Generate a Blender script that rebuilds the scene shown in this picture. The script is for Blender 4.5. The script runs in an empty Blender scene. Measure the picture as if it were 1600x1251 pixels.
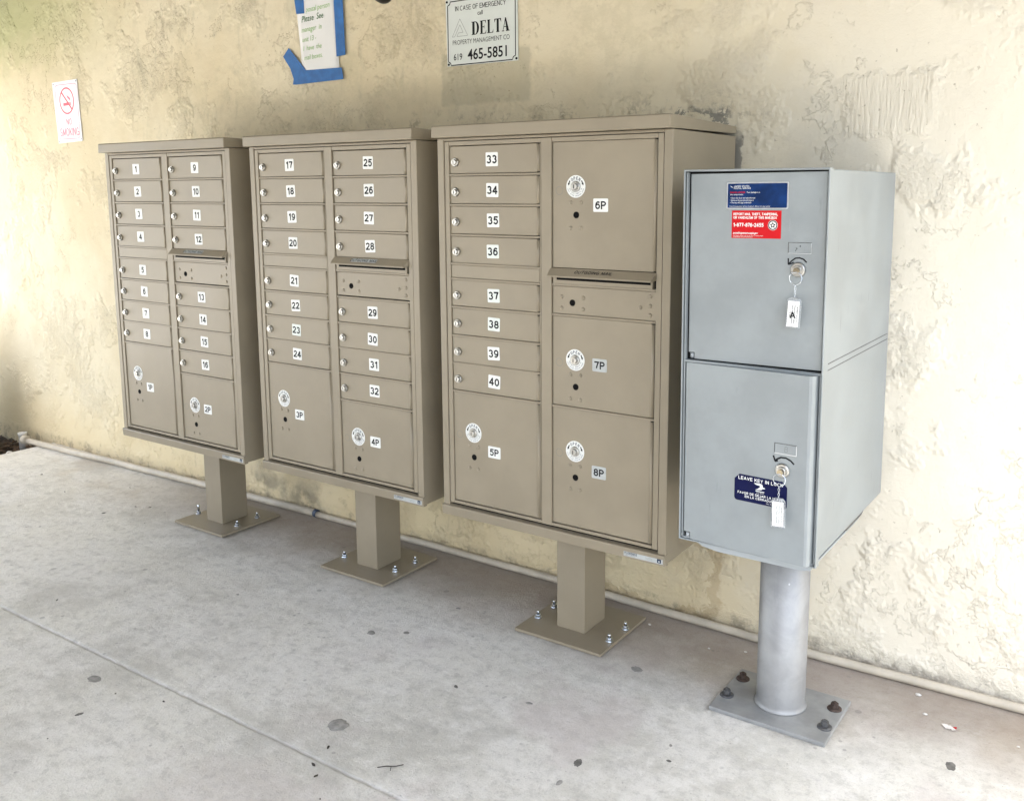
import bpy, bmesh, math, random
from mathutils import Vector, Matrix
random.seed(7)
R = math.radians
S = bpy.context.scene
COL = S.collection

# ------------------------------------------------------------------ camera
CX, CY, CZ = 3.5511, -2.1575, 1.3629
YAW, PITCH, ROLL = 0.5916, -0.1499, -0.0029
FPX, PPX, PPY = 1441.06, 842.52, 517.11
cam = bpy.data.cameras.new('camera')
co = bpy.data.objects.new('camera', cam)
COL.objects.link(co)
S.camera = co
fw = Vector((-math.sin(YAW) * math.cos(PITCH), math.cos(YAW) * math.cos(PITCH), math.sin(PITCH)))
rt = Vector((math.cos(YAW), math.sin(YAW), 0))
up = rt.cross(fw)
rt2 = math.cos(ROLL) * rt + math.sin(ROLL) * up
up2 = -math.sin(ROLL) * rt + math.cos(ROLL) * up
M = Matrix((rt2, up2, -fw)).transposed().to_4x4()
M.translation = Vector((CX, CY, CZ))
co.matrix_world = M
cam.sensor_fit = 'HORIZONTAL'
cam.sensor_width = 36
cam.lens = 36 * FPX / 1600
cam.shift_x = -(PPX - 800) / 1600
cam.shift_y = (PPY - 625.5) / 1600
cam.clip_start = 0.02
cam.clip_end = 2000

# ------------------------------------------------------------------ light
SUN_EL, SUN_AZ = 60.0, 262.0     # azimuth measured from +x, counter-clockwise, of the direction towards the sun
w = bpy.data.worlds.new('World')
S.world = w
w.use_nodes = True
nt = w.node_tree
bg = nt.nodes['Background']
sky = nt.nodes.new('ShaderNodeTexSky')
sky.sky_type = 'NISHITA'
sky.sun_disc = False
sky.sun_elevation = R(SUN_EL)
sky.sun_rotation = R(90 - SUN_AZ)
sky.air_density = 1.0
sky.dust_density = 3.0
sky.ozone_density = 1.0
hs = nt.nodes.new('ShaderNodeHueSaturation')
hs.inputs['Saturation'].default_value = 0.6      # hazy, whitened sky
nt.links.new(sky.outputs[0], hs.inputs['Color'])
nt.links.new(hs.outputs[0], bg.inputs[0])
bg.inputs[1].default_value = 0.15
sl = bpy.data.lights.new('sun', 'SUN')
sl.energy = 3.2
sl.angle = R(2)
sl.color = (1.0, 0.965, 0.91)
so = bpy.data.objects.new('sun', sl)
COL.objects.link(so)
sd = Vector((math.cos(R(SUN_AZ)) * math.cos(R(SUN_EL)), math.sin(R(SUN_AZ)) * math.cos(R(SUN_EL)), math.sin(R(SUN_EL))))
so.rotation_euler = sd.to_track_quat('Z', 'Y').to_euler()
S.view_settings.view_transform = 'Standard'
S.view_settings.look = 'None'
S.view_settings.gamma = 1
S.view_settings.exposure = 2.62

# ------------------------------------------------------------------ node helpers
class NT:
    def __init__(s, name):
        s.m = bpy.data.materials.new(name)
        s.m.use_nodes = True
        s.t = s.m.node_tree
        s.b = s.t.nodes['Principled BSDF']
        s.pos = s.t.nodes.new('ShaderNodeNewGeometry').outputs['Position']
        s.xyz = None
    def n(s, k): return s.t.nodes.new(k)
    def put(s, sock, v):
        if hasattr(v, 'links'): s.t.links.new(v, sock)
        elif v is not None:
            if isinstance(v, tuple) and len(v) == 3 and sock.type == 'RGBA': v = (*v, 1)
            sock.default_value = v
    def math(s, op, a, b=None, c=None, clamp=False):
        n = s.n('ShaderNodeMath'); n.operation = op; n.use_clamp = clamp
        for i, v in enumerate((a, b, c)):
            if v is not None: s.put(n.inputs[i], v)
        return n.outputs[0]
    def add(s, a, b): return s.math('ADD', a, b)
    def mul(s, a, b): return s.math('MULTIPLY', a, b)
    def sub(s, a, b): return s.math('SUBTRACT', a, b)
    def mx(s, a, b): return s.math('MAXIMUM', a, b)
    def ss(s, v, lo, hi, a=0., b=1.):
        n = s.n('ShaderNodeMapRange'); n.interpolation_type = 'SMOOTHSTEP'
        s.put(n.inputs['Value'], v)
        n.inputs['From Min'].default_value = lo; n.inputs['From Max'].default_value = hi
        n.inputs['To Min'].default_value = a; n.inputs['To Max'].default_value = b
        return n.outputs[0]
    def noise(s, scale, detail=3., rough=.55, dist=0., vec=None, off=(0, 0, 0), stretch=(1, 1, 1)):
        n = s.n('ShaderNodeTexNoise')
        mp = s.n('ShaderNodeMapping'); mp.inputs['Location'].default_value = off; mp.inputs['Scale'].default_value = stretch
        s.put(mp.inputs['Vector'], vec or s.pos)
        s.put(n.inputs['Vector'], mp.outputs[0])
        n.inputs['Scale'].default_value = scale; n.inputs['Detail'].default_value = detail
        n.inputs['Roughness'].default_value = rough; n.inputs['Distortion'].default_value = dist
        return n.outputs[0]
    def voro(s, scale, feat='F1', off=(0, 0, 0), out=0):
        n = s.n('ShaderNodeTexVoronoi'); n.feature = feat
        mp = s.n('ShaderNodeMapping'); mp.inputs['Location'].default_value = off
        s.put(mp.inputs['Vector'], s.pos); s.put(n.inputs['Vector'], mp.outputs[0])
        n.inputs['Scale'].default_value = scale
        return n.outputs[out]
    def mix(s, f, a, b, mode='MIX'):
        n = s.n('ShaderNodeMix'); n.data_type = 'RGBA'; n.blend_type = mode; n.clamp_factor = True
        s.put(n.inputs[0], f); s.put(n.inputs[6], a); s.put(n.inputs[7], b)
        return n.outputs[2]
    def c(s, i):
        if s.xyz is None:
            s.xyz = s.n('ShaderNodeSeparateXYZ'); s.put(s.xyz.inputs[0], s.pos)
        return s.xyz.outputs[i]
    def box(s, axis, lo, hi, soft, wob=None):
        v = s.c(axis)
        if wob is not None: v = s.add(v, wob)
        return s.mul(s.ss(v, lo - soft, lo + soft), s.ss(v, hi - soft, hi + soft, 1, 0))
    def bump(s, h, strength=1., dist=.001, prev=None):
        n = s.n('ShaderNodeBump'); n.inputs['Strength'].default_value = strength; n.inputs['Distance'].default_value = dist
        s.put(n.inputs['Height'], h)
        if prev is not None: s.put(n.inputs['Normal'], prev)
        return n.outputs[0]
    def out(s, col=None, rough=None, metal=None, normal=None, **k):
        if col is not None: s.put(s.b.inputs['Base Color'], col)
        if rough is not None: s.put(s.b.inputs['Roughness'], rough)
        if metal is not None: s.put(s.b.inputs['Metallic'], metal)
        if normal is not None: s.put(s.b.inputs['Normal'], normal)
        for a, v in k.items(): s.put(s.b.inputs[a.replace('_', ' ')], v)
        return s.m

def plain(name, col, rough=.5, metal=0., vary=.06, scale=25., bump=0., bscale=300.):
    s = NT(name)
    f = s.noise(scale, 4)
    lo = tuple(max(0, c * (1 - vary)) for c in col); hi = tuple(min(1, c * (1 + vary)) for c in col)
    cc = s.mix(s.ss(f, .3, .7), lo, hi)
    nm = s.bump(s.noise(bscale, 2), 1., bump) if bump else None
    return s.out(cc, rough, metal, nm)

# ------------------------------------------------------------------ materials
def mat_wall():
    s = NT('stucco')
    x, z = s.c(0), s.c(2)
    big = s.noise(1.6, 4, .6)
    mid = s.noise(7, 5, .6, .6)
    warp = s.noise(9, 4, .6, 0., off=(3, 0, 5))
    wob = s.mul(s.sub(warp, .5), .16)
    wob2 = s.mul(s.sub(s.noise(26, 4, .65, off=(1, 0, 9)), .5), .09)
    # relief
    zone = s.ss(s.noise(2.3, 5, .65, 0, off=(0.4, 0, 2.2)), .50, .60)              # where rough plaster shows
    zone2 = s.ss(s.noise(3.6, 8, .72, 0, off=(7.4, 0, 1.2)), .55, .575)          # trowel laps with ragged lips
    lipm = s.mul(s.ss(s.noise(3.7, 3, .6, 0., off=(2.4, 0, 8.2)), .50, .62), s.ss(x, 3.0, 2.2))
    ridge = s.noise(9, 8, .66, 0, stretch=(1, 1, .55), off=(6, 0, 3))
    lumps = s.noise(80, 6, .72, 0)
    grit = s.noise(260, 3, .6)
    strokes = s.noise(30, 5, .65, 0, stretch=(1.0, 1, .30), off=(0, 0, 4))
    comb = s.mul(s.mul(s.box(0, 2.80, 3.04, .02, wob), s.box(2, 1.51, 1.67, .015, wob2)), s.noise(70, 4, .7, stretch=(1.3, 1, .16)))
    crumb = s.mul(s.mul(s.box(0, 1.95, 2.45, .06, wob), s.box(2, .02, .26, .04, wob)), s.noise(38, 5, .7, .8))
    base_band = s.ss(s.add(z, wob2), .045, .075, 1, 0)
    h = s.add(s.mul(zone, s.add(s.mul(lumps, 1.5), s.mul(ridge, 2.6))), s.mul(zone2, .08))
    h = s.add(h, s.mul(zone2, s.mul(strokes, .8)))
    h = s.add(h, s.mul(s.mul(lipm, s.ss(s.noise(8, 9, .75, 0, off=(2, 0, 2), stretch=(1, 1, .7)), .54, .61)), .30))
    h = s.add(h, s.mul(comb, 2.0))
    h = s.add(h, s.mul(crumb, 3.6))
    h = s.add(h, s.mul(s.noise(13, 4, .55), 1.5))
    h = s.add(h, s.mul(grit, .2))
    h = s.add(h, s.mul(base_band, s.mul(s.noise(150, 3, .7), 1.3)))
    nm = s.bump(h, .9, .0039)
    # colour
    col = s.mix(s.ss(big, .35, .65), (.66, .57, .385), (.72, .645, .47))
    col = s.mix(s.mul(s.ss(mid, .5, .75), .5), col, (.63, .545, .375))
    col = s.mix(s.mul(s.mul(zone, s.ss(lumps, .56, .42)), .28), col, (.53, .47, .33))
    # right part of the wall is paler
    col = s.mix(s.ss(s.add(x, s.mul(wob, 3)), 2.2, 2.9, 0, .75), col, (.69, .65, .555))
    # mildew, upper left
    mil = s.mul(s.ss(s.add(x, s.mul(wob, 4)), -.2, -1.5), s.ss(s.add(z, s.mul(wob, 2)), 1.85, 2.25))
    col = s.mix(s.mul(mil, .7), col, (.30, .33, .14))
    # brown rubbed plaster in the upper middle
    dirt_shade = s.mul(s.mul(s.ss(s.noise(5.0, 7, .74, 0, off=(4, 0, 4)), .50, .60), s.box(0, -.7, 2.3, .3, wob)), s.ss(z, 1.5, 1.75))
    col = s.mix(s.mul(dirt_shade, .26), col, (.47, .42, .27))
    hang = s.mul(s.ss(s.noise(11, 4, .7, .5, stretch=(1, 1, .45), off=(8, 0, 1)), .52, .66), s.box(0, -.5, 1.5, .2, wob))
    col = s.mix(s.mul(s.mul(hang, s.box(2, 1.56, 2.2, .1, wob)), .26), col, (.36, .34, .23))
    # grey weathering above the cabinet caps
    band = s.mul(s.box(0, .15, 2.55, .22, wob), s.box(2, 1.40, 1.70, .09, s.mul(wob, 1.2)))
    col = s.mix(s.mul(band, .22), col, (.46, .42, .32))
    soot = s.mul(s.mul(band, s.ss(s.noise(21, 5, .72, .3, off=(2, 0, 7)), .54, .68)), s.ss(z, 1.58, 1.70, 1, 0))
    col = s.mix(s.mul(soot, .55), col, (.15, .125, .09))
    # faint square of old paint below the notice
    sq = s.mul(s.box(0, 1.385, 1.765, .008, s.mul(wob2, .35)), s.box(2, 1.665, 1.84, .008, s.mul(wob2, .35)))
    col = s.mix(s.mul(sq, .55), col, (.42, .385, .27))
    # bare cement by the corner of the widest cabinet cap
    cem = s.mul(s.mul(s.box(0, 2.28, 2.48, .015, wob2), s.box(2, 1.50, 1.605, .012, wob2)), s.ss(s.noise(16, 5, .7, .4, off=(5.3, 0, 2)), .49, .52))
    cem = s.mx(cem, s.mul(s.box(0, 2.40, 2.512, .004, s.mul(wob2, .5)), s.mul(s.box(2, 1.28, 1.52, .02, wob2), s.ss(s.noise(14, 4, .6, off=(1, 0, 6)), .42, .46))))
    col = s.mix(s.mul(cem, .85), col, (.20, .19, .165))
    # speckles
    spk = s.mul(s.ss(s.noise(70, 2, .5, .2, off=(1, 0, 1)), .70, .76), s.ss(s.noise(3.1, 3, .6, off=(9, 0, 1)), .48, .6))
    col = s.mix(s.mul(spk, .5), col, (.20, .16, .10))
    # rusty, damp foot of the wall
    foot = s.mul(s.ss(s.add(z, s.mul(wob, 1.8)), .42, .05), s.ss(x, 3.1, 2.3))
    col = s.mix(s.mul(foot, .5), col, (.66, .53, .29))
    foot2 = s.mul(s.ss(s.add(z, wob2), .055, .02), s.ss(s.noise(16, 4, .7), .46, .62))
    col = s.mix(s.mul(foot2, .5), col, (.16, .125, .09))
    sm = s.mul(s.mul(s.box(0, .15, .75, .12, wob), s.box(2, .02, .13, .05, wob)), s.ss(s.noise(7, 4, .6, off=(0, 0, 3)), .42, .6))
    col = s.mix(s.mul(sm, .6), col, (.16, .14, .11))
    col = s.mix(s.mul(s.mul(s.mul(zone2, s.box(0, -.6, 1.6, .3, wob)), s.ss(s.mul(strokes, 1.), .52, .40)), .35), col, (.40, .33, .21))
    # crevice dirt in crumbling plaster
    col = s.mix(s.mul(s.ss(crumb, .30, .22), s.mul(s.ss(crumb, .02, .10), .5)), col, (.40, .29, .15))
    return s.out(col, .88, 0, nm)

def mat_concrete():
    s = NT('concrete')
    x, y = s.c(0), s.c(1)
    big = s.noise(.9, 7, .62, 0)
    mid = s.noise(3.1, 9, .70, 0, off=(3, 1, 0))
    fine = s.noise(34, 7, .74)
    grit = s.noise(190, 4, .7)
    strk = s.noise(10, 8, .72, 0, stretch=(.45, 1.5, 1), off=(4, 4, 0))
    col = s.mix(s.ss(big, .36, .64), (.56, .542, .488), (.70, .68, .62))
    col = s.mix(s.mul(s.ss(mid, .44, .58), .7), col, (.71, .69, .645))
    col = s.mix(s.mul(s.ss(strk, .53, .66), .30), col, (.40, .385, .355))
    col = s.mix(s.mul(s.ss(strk, .47, .36), .35), col, (.76, .74, .695))
    col = s.mix(s.mul(s.ss(fine, .50, .70), .45), col, (.40, .385, .36))
    col = s.mix(s.mul(s.ss(grit, .54, .70), .42), col, (.30, .285, .26))
    col = s.mix(s.mul(s.ss(grit, .42, .30), .3), col, (.72, .71, .69))
    mot = s.noise(21, 9, .78, 0, off=(2, 6, 0))
    col = s.mix(s.mul(s.ss(mot, .51, .60), .40), col, (.40, .388, .35))
    col = s.mix(s.mul(s.ss(mot, .48, .38), .5), col, (.78, .76, .715))
    pore = s.mul(s.ss(s.voro(85, off=(1, 1, 0)), .16, .09), s.ss(s.noise(9, 4, .7, off=(6, 1, 0)), .5, .6))
    col = s.mix(s.mul(pore, .6), col, (.24, .225, .20))
    dull = s.ss(s.noise(1.9, 8, .70, 0, off=(7, 3, 0)), .52, .66)
    col = s.mix(s.mul(dull, .48), col, (.40, .385, .345))
    pink = s.mul(s.ss(s.noise(2.1, 4, .6, off=(6, 4, 0)), .50, .64), s.ss(x, 1.2, 2.2))
    col = s.mix(s.mul(pink, .45), col, (.50, .44, .42))
    ochre = s.mul(s.ss(s.noise(2.6, 4, .6, off=(1, 9, 0)), .5, .64), s.ss(y, -.1, .3))
    col = s.mix(s.mul(ochre, .4), col, (.43, .36, .27))
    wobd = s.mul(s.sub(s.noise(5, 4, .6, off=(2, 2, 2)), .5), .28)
    dirt_shade = s.mul(s.ss(s.add(y, wobd), -.08, .36), s.ss(x, -.9, .6))  # floor dirt near the wall, with shade painted into the same brown
    col = s.mix(s.mul(dirt_shade, .70), col, (.225, .168, .122))
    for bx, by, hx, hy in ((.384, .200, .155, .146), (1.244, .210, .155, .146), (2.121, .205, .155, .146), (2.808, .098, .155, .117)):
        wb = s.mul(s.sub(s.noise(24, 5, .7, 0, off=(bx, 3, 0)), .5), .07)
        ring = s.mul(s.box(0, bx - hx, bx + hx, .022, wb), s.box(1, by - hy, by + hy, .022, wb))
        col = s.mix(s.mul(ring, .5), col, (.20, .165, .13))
    spots = s.mul(s.ss(s.voro(7.5, off=(.3, .2, 0)), .085, .06), s.ss(s.noise(3.3, 2, off=(8, 8, 0)), .46, .56))
    col = s.mix(s.mul(spots, .45), col, (.17, .165, .155))
    spots2 = s.mul(s.ss(s.voro(19, off=(4.3, 1.2, 0)), .12, .07), s.ss(s.noise(4.3, 2, off=(1, 8, 0)), .5, .58))
    col = s.mix(s.mul(spots2, .4), col, (.15, .14, .13))
    jn = s.ss(s.math('ABSOLUTE', s.add(s.add(y, .747), s.mul(s.sub(s.noise(30, 3), .5), .006))), .010, .002)
    col = s.mix(s.mul(jn, .28), col, (.22, .20, .175))
    h = s.add(s.mul(fine, .8), s.add(s.mul(grit, .7), s.add(s.mul(mid, 1.0), s.sub(s.mul(mot, 1.3), pore))))
    nm = s.bump(h, .85, .0034)
    return s.out(col, s.ss(mid, .3, .7, .52, .72), 0, nm)

def mat_paint(name, col, rough, grime, vary=.05):
    s = NT(name)
    a = s.noise(6, 5, .6)
    b = s.noise(45, 4, .6, stretch=(1, 1, .25))
    lo = tuple(c * (1 - vary) for c in col); hi = tuple(c * (1 + vary) for c in col)
    cc = s.mix(s.ss(a, .35, .65), lo, hi)
    if grime:
        g = s.mul(s.ss(b, .62, .74), s.ss(s.noise(4, 3, off=(2, 5, 1)), .45, .65))
        cc = s.mix(s.mul(g, grime), cc, tuple(c * .55 for c in col))
        g2 = s.ss(s.noise(120, 3, .6, .6, stretch=(1, 1, .3)), .74, .80)
        cc = s.mix(s.mul(g2, grime), cc, tuple(min(1, c * 1.5) for c in col))
    nm = s.bump(s.add(s.noise(420, 2), s.mul(s.noise(9, 3), 5.)), .5, .00035)
    return s.out(cc, s.ss(a, .3, .7, rough - .05, rough + .07), 0, nm)

def mat_galv():
    s = NT('galvanised_steel')
    v = s.noise(14, 4, .6, .4)
    st = s.noise(60, 4, .6, stretch=(1, 1, .08))
    cc = s.mix(s.ss(v, .3, .7), (.262, .264, .262), (.335, .336, .332))
    cc = s.mix(s.mul(s.ss(st, .62, .72), .35), cc, (.24, .24, .25))
    scr = s.ss(s.noise(75, 3, .6, 1., off=(2, 3, 4)), .735, .77)
    cc = s.mix(s.mul(scr, .6), cc, (.70, .70, .70))
    return s.out(cc, s.ss(v, .3, .7, .42, .55), .35, s.bump(s.noise(200, 3), .3, .0004))

MT = {
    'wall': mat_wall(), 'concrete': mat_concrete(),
    'taupe': mat_paint('taupe_powder_coat', (.262, .222, .157), .39, 0., .045),
    'grey': mat_paint('grey_blue_enamel', (.238, .260, .264), .40, .45, .08),
    'grey_dark': mat_paint('grey_enamel_rim', (.30, .325, .335), .45, .3, .05),
    'galv': mat_galv(),
    'plate': plain('dull_steel_plate', (.30, .305, .30), .5, .3, .16, 12, .0005, 120),
    'chrome': plain('bright_zinc', (.62, .66, .70), .22, 1., .1, 60),
    'nickel': plain('brushed_nickel', (.50, .49, .46), .34, 1., .08, 90),
    'brass': plain('key_brass', (.36, .31, .22), .3, 1., .1, 90),
    'rust': plain('rusty_steel', (.062, .043, .034), .8, .2, .35, 120, .0006, 200),
    'darkbolt': plain('dark_weathered_steel', (.10, .10, .10), .55, .5, .25, 120, .0005, 200),
    'black': plain('black_gap', (.006, .006, .006), .95),
    'ink': plain('black_ink', (.015, .016, .018), .55),
    'navyink': plain('navy_ink', (.02, .035, .07), .55),
    'white': plain('white_sticker', (.74, .75, .72), .5, 0, .02),
    'greytag': plain('worn_silver_sticker', (.42, .44, .43), .4, 0, .06, 60),
    'paper': plain('white_paper', (.76, .76, .74), .75, 0, .02, 8),
    'signwhite': plain('white_sign_sheet', (.66, .70, .66), .45, 0, .03, 6),
    'signwhite2': plain('white_plastic_sheet', (.80, .80, .82), .4, 0, .02, 6),
    'red': plain('sun_faded_red_ink', (.72, .09, .13), .5),
    'pink': plain('faded_pink_ink', (.74, .17, .24), .5),
    'tape': plain('blue_masking_tape', (.016, .125, .37), .6, 0, .14, 40, .0004, 150),
    'green1': plain('green_marker', (.24, .47, .12), .6),
    'green2': plain('dark_green_marker', (.03, .13, .03), .6),
    'greyink': plain('thin_grey_ink', (.16, .17, .17), .6),
    'navy': plain('navy_sticker', (.005, .007, .045), .65, 0, .1),
    'blue': plain('blue_foil_sticker', (.005, .026, .105), .55, 0, .35, 25),
    'foil': plain('silver_foil', (.62, .64, .66), .3, .8, .12, 60),
    'stred': plain('red_sticker', (.47, .010, .014), .6, 0, .05),
    'pipe': plain('painted_pipe', (.47, .42, .335), .5, 0, .12, 14, .0008, 40),
    'clamp': plain('blue_grey_band', (.07, .09, .13), .5, .2, .1),
    'gum': plain('old_gum', (.155, .148, .135), .7, 0, .25, 60, .001, 120),
    'gum_pale': plain('trodden_gum', (.27, .26, .24), .75, 0, .25, 60, .001, 120),
    'leaf': plain('dry_leaf', (.045, .038, .030), .8, 0, .3, 90),
    'soil': plain('garden_soil', (.055, .038, .024), .95, 0, .45, 28, .012, 50),
    'mulch': plain('bark_mulch', (.11, .070, .042), .9, 0, .5, 30),
    'pebble': plain('white_pebble', (.62, .60, .56), .6, 0, .1, 40),
    'foliage': plain('shrub_leaf', (.045, .085, .030), .6, 0, .4, 15),
    'bark': plain('shrub_bark', (.10, .075, .05), .9, 0, .3, 40),
    'ceil': plain('painted_soffit', (.14, .13, .11), .8, 0, .05, 3),
    'dimwall': plain('shade_wall_brown', (.12, .10, .08), .8, 0, .1, 3),
    'asphalt': plain('asphalt', (.13, .13, .13), .85, 0, .2, 40),
    'blackplastic': plain('black_plastic', (.012, .013, .012), .35),
    'litter': plain('torn_wrapper', (.7, .66, .62), .6),
}
def clear_mat():
    s = NT('clear_acrylic')
    return s.out((.92, .94, .95), .06, 0, None, Transmission_Weight=.85, IOR=1.3)
MT['acrylic'] = clear_mat()

for k in ('black', 'navy', 'ink', 'navyink', 'stred', 'blue', 'gum'):
    MT[k].node_tree.nodes['Principled BSDF'].inputs['Specular IOR Level'].default_value = .12
# ------------------------------------------------------------------ mesh helpers
class MB:
    def __init__(s): s.bm = bmesh.new(); s.mats = []
    def mi(s, m):
        if m not in s.mats: s.mats.append(m)
        return s.mats.index(m)
    def _tag(s, faces, m, smooth=False):
        i = s.mi(m)
        for f in faces: f.material_index = i; f.smooth = smooth
    def box(s, x0, x1, y0, y1, z0, z1, m, bev=0., seg=2):
        n0 = set(s.bm.faces)
        mt = Matrix.Translation(((x0 + x1) / 2, (y0 + y1) / 2, (z0 + z1) / 2)) @ Matrix.Diagonal((x1 - x0, y1 - y0, z1 - z0, 1))
        r = bmesh.ops.create_cube(s.bm, size=1, matrix=mt)
        if bev:
            es = list({e for v in r['verts'] for e in v.link_edges})
            bmesh.ops.bevel(s.bm, geom=es, offset=bev, segments=seg, affect='EDGES', profile=.5)
        s._tag([f for f in s.bm.faces if f not in n0], m, False)
    def prism(s, pts, m, a='y', lo=0, hi=.001, bev=0.):
        """extrude polygon pts; a is the extrusion axis: 'y' -> pts are (x,z); 'x' -> (y,z); 'z' -> (x,y)"""
        def P(p, t):
            return {'y': (p[0], t, p[1]), 'x': (t, p[0], p[1]), 'z': (p[0], p[1], t)}[a]
        n0 = set(s.bm.faces)
        A = [s.bm.verts.new(P(p, lo)) for p in pts]; B = [s.bm.verts.new(P(p, hi)) for p in pts]
        n = len(pts)
        fs = [s.bm.faces.new(A), s.bm.faces.new(B[::-1])] + [s.bm.faces.new((A[i], B[i], B[(i + 1) % n], A[(i + 1) % n])) for i in range(n)]
        bmesh.ops.recalc_face_normals(s.bm, faces=fs)
        if bev:
            bmesh.ops.bevel(s.bm, geom=list({e for f in fs for e in f.edges}), offset=bev, segments=2, affect='EDGES', profile=.5)
        s._tag([f for f in s.bm.faces if f not in n0], m)
    def lathe(s, prof, m, axis='y', c=(0, 0, 0), n=24, smooth=True, hexa=False):
        """prof: list of (r, t) along axis"""
        n0 = set(s.bm.faces)
        rings = []
        for r, t in prof:
            ring = []
            for k in range(n):
                a = 2 * math.pi * k / n
                u, v = r * math.cos(a), r * math.sin(a)
                p = {'y': (u, t, v), 'z': (u, v, t), 'x': (t, u, v)}[axis]
                ring.append(s.bm.verts.new((p[0] + c[0], p[1] + c[1], p[2] + c[2])))
            rings.append(ring)
        fs = []
        for A, B in zip(rings, rings[1:]):
            for k in range(n): fs.append(s.bm.faces.new((A[k], A[(k + 1) % n], B[(k + 1) % n], B[k])))
        caps = [s.bm.faces.new(rings[0][::-1]), s.bm.faces.new(rings[-1])]
        bmesh.ops.recalc_face_normals(s.bm, faces=fs + caps)
        s._tag(fs, m, smooth); s._tag(caps, m, False)
    def tube(s, pts, r, m, n=12, closed=False):
        pts = [Vector(p) for p in pts]
        rings = []
        N = len(pts)
        up = None
        for i, p in enumerate(pts):
            if closed: d = pts[(i + 1) % N] - pts[i - 1]
            else: d = pts[min(i + 1, N - 1)] - pts[max(i - 1, 0)]
            d.normalize()
            if up is None:
                up = Vector((0, 0, 1)) if abs(d.z) < .9 else Vector((0, 1, 0))
            x = d.cross(up).normalized(); up = x.cross(d).normalized()
            rr = r[i] if isinstance(r, (list, tuple)) else r
            rings.append([s.bm.verts.new(p + rr * (math.cos(2 * math.pi * k / n) * x + math.sin(2 * math.pi * k / n) * up)) for k in range(n)])
        fs = []
        for i in range(N if closed else N - 1):
            A, B = rings[i], rings[(i + 1) % N]
            for k in range(n): fs.append(s.bm.faces.new((A[k], A[(k + 1) % n], B[(k + 1) % n], B[k])))
        if not closed: fs += [s.bm.faces.new(rings[0][::-1]), s.bm.faces.new(rings[-1])]
        bmesh.ops.recalc_face_normals(s.bm, faces=fs)
        s._tag(fs, m, True)
    def flat(s, polys, m, y):
        """polys of (x,z) points laid in the plane y, facing -y"""
        fs = []
        for pl in polys:
            fs.append(s.bm.faces.new([s.bm.verts.new((p[0], y, p[1])) for p in pl]))
        for f in fs:
            f.normal_update()
            if f.normal.y > 0: f.normal_flip()
        s._tag(fs, m)
    def stroke(s, pts, wd, m, y):
        """a pen line of width wd in the x,z plane"""
        n = len(pts); L = []; Rr = []
        for i, p in enumerate(pts):
            a = pts[max(i - 1, 0)]; b = pts[min(i + 1, n - 1)]
            dx, dz = b[0] - a[0], b[1] - a[1]; l = math.hypot(dx, dz) or 1
            ww = wd[i] if isinstance(wd, (list, tuple)) else wd
            L.append((p[0] - dz / l * ww / 2, p[1] + dx / l * ww / 2)); Rr.append((p[0] + dz / l * ww / 2, p[1] - dx / l * ww / 2))
        s.flat([(L[i], L[i + 1], Rr[i + 1], Rr[i]) for i in range(n - 1)], m, y)
    def text(s, st, m, x, z, y, h, align='C', bold=0., sx=1., shear=0., rot=0., jit=0., spacing=1.):
        vs, fs = glyphs(st, bold, spacing)
        if not vs: return
        k = h / .73
        x0 = min(v[0] for v in vs); x1 = max(v[0] for v in vs)
        ox = {'C': (x0 + x1) / 2, 'L': x0, 'R': x1}[align]
        cr, sr = math.cos(rot), math.sin(rot)
        nv = []
        for v in vs:
            u = (v[0] - ox + shear * v[1]) * k * sx; q = (v[1] - .365) * k
            if jit: q += jit * h * math.sin(u / h * 2.3 + len(st)); u += jit * h * .6 * math.sin(q / h * 5 + u / h)
            nv.append(s.bm.verts.new((x + u * cr - q * sr, y, z + u * sr + q * cr)))
        out = []
        for f in fs:
            try: out.append(s.bm.faces.new([nv[i] for i in f]))
            except ValueError: pass
        for f in out:
            f.normal_update()
            if f.normal.y > 0: f.normal_flip()
        s._tag(out, m)
    def arctext(s, st, m, cx, cz, y, r, h, a0, bold=0., sx=1., inward=False, step=None):
        """letters on a circle, centred on angle a0 (degrees, counter-clockwise from +x)"""
        step = step or h * .95 * sx
        n = len(st)
        for i, ch in enumerate(st):
            if ch == ' ': continue
            off = (i - (n - 1) / 2) * step / r
            a = R(a0) + (off if inward else -off)
            s.sans(ch, m, cx + r * math.cos(a), cz + r * math.sin(a), y, h, .17, 'C', sx, 0, a + (math.pi / 2 if inward else -math.pi / 2))
    def sans(s, st, m, x, z, y, h, wt=.16, align='C', sx=1., shear=0., rot=0., gap=.16):
        """bold grotesque capitals and figures, drawn with a broad pen of weight wt"""
        adv = [SANS[c][0] * sx for c in st]
        tot = sum(adv) + (wt + gap * sx) * (len(st) - 1) + wt
        x0 = {'C': -tot / 2, 'L': 0, 'R': -tot}[align] + wt / 2
        cr, sr = math.cos(rot), math.sin(rot); hh = 1 - wt; k = 0
        for c, a in zip(st, adv):
            for pl in SANS[c][1]:
                pts = []
                for u, v in pl:
                    p, q = x0 + u * a, wt / 2 + v * hh - .5
                    p += shear * q; pts.append((p, q))
                if len(pts) == 2:      # square ends
                    d = math.hypot(pts[1][0] - pts[0][0], pts[1][1] - pts[0][1]) or 1
                    e = ((pts[1][0] - pts[0][0]) / d * wt / 2, (pts[1][1] - pts[0][1]) / d * wt / 2)
                    if abs(e[0]) < .02 * wt or abs(e[1]) < .02 * wt: pts = [(pts[0][0] - e[0], pts[0][1] - e[1]), (pts[1][0] + e[0], pts[1][1] + e[1])]
                P = [(x + h * (p * cr - q * sr), z + h * (p * sr + q * cr)) for p, q in pts]
                s.stroke(P, wt * h, m, y - .00002 * (k % 5)); k += 1
            x0 += a + wt + gap * sx
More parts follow.
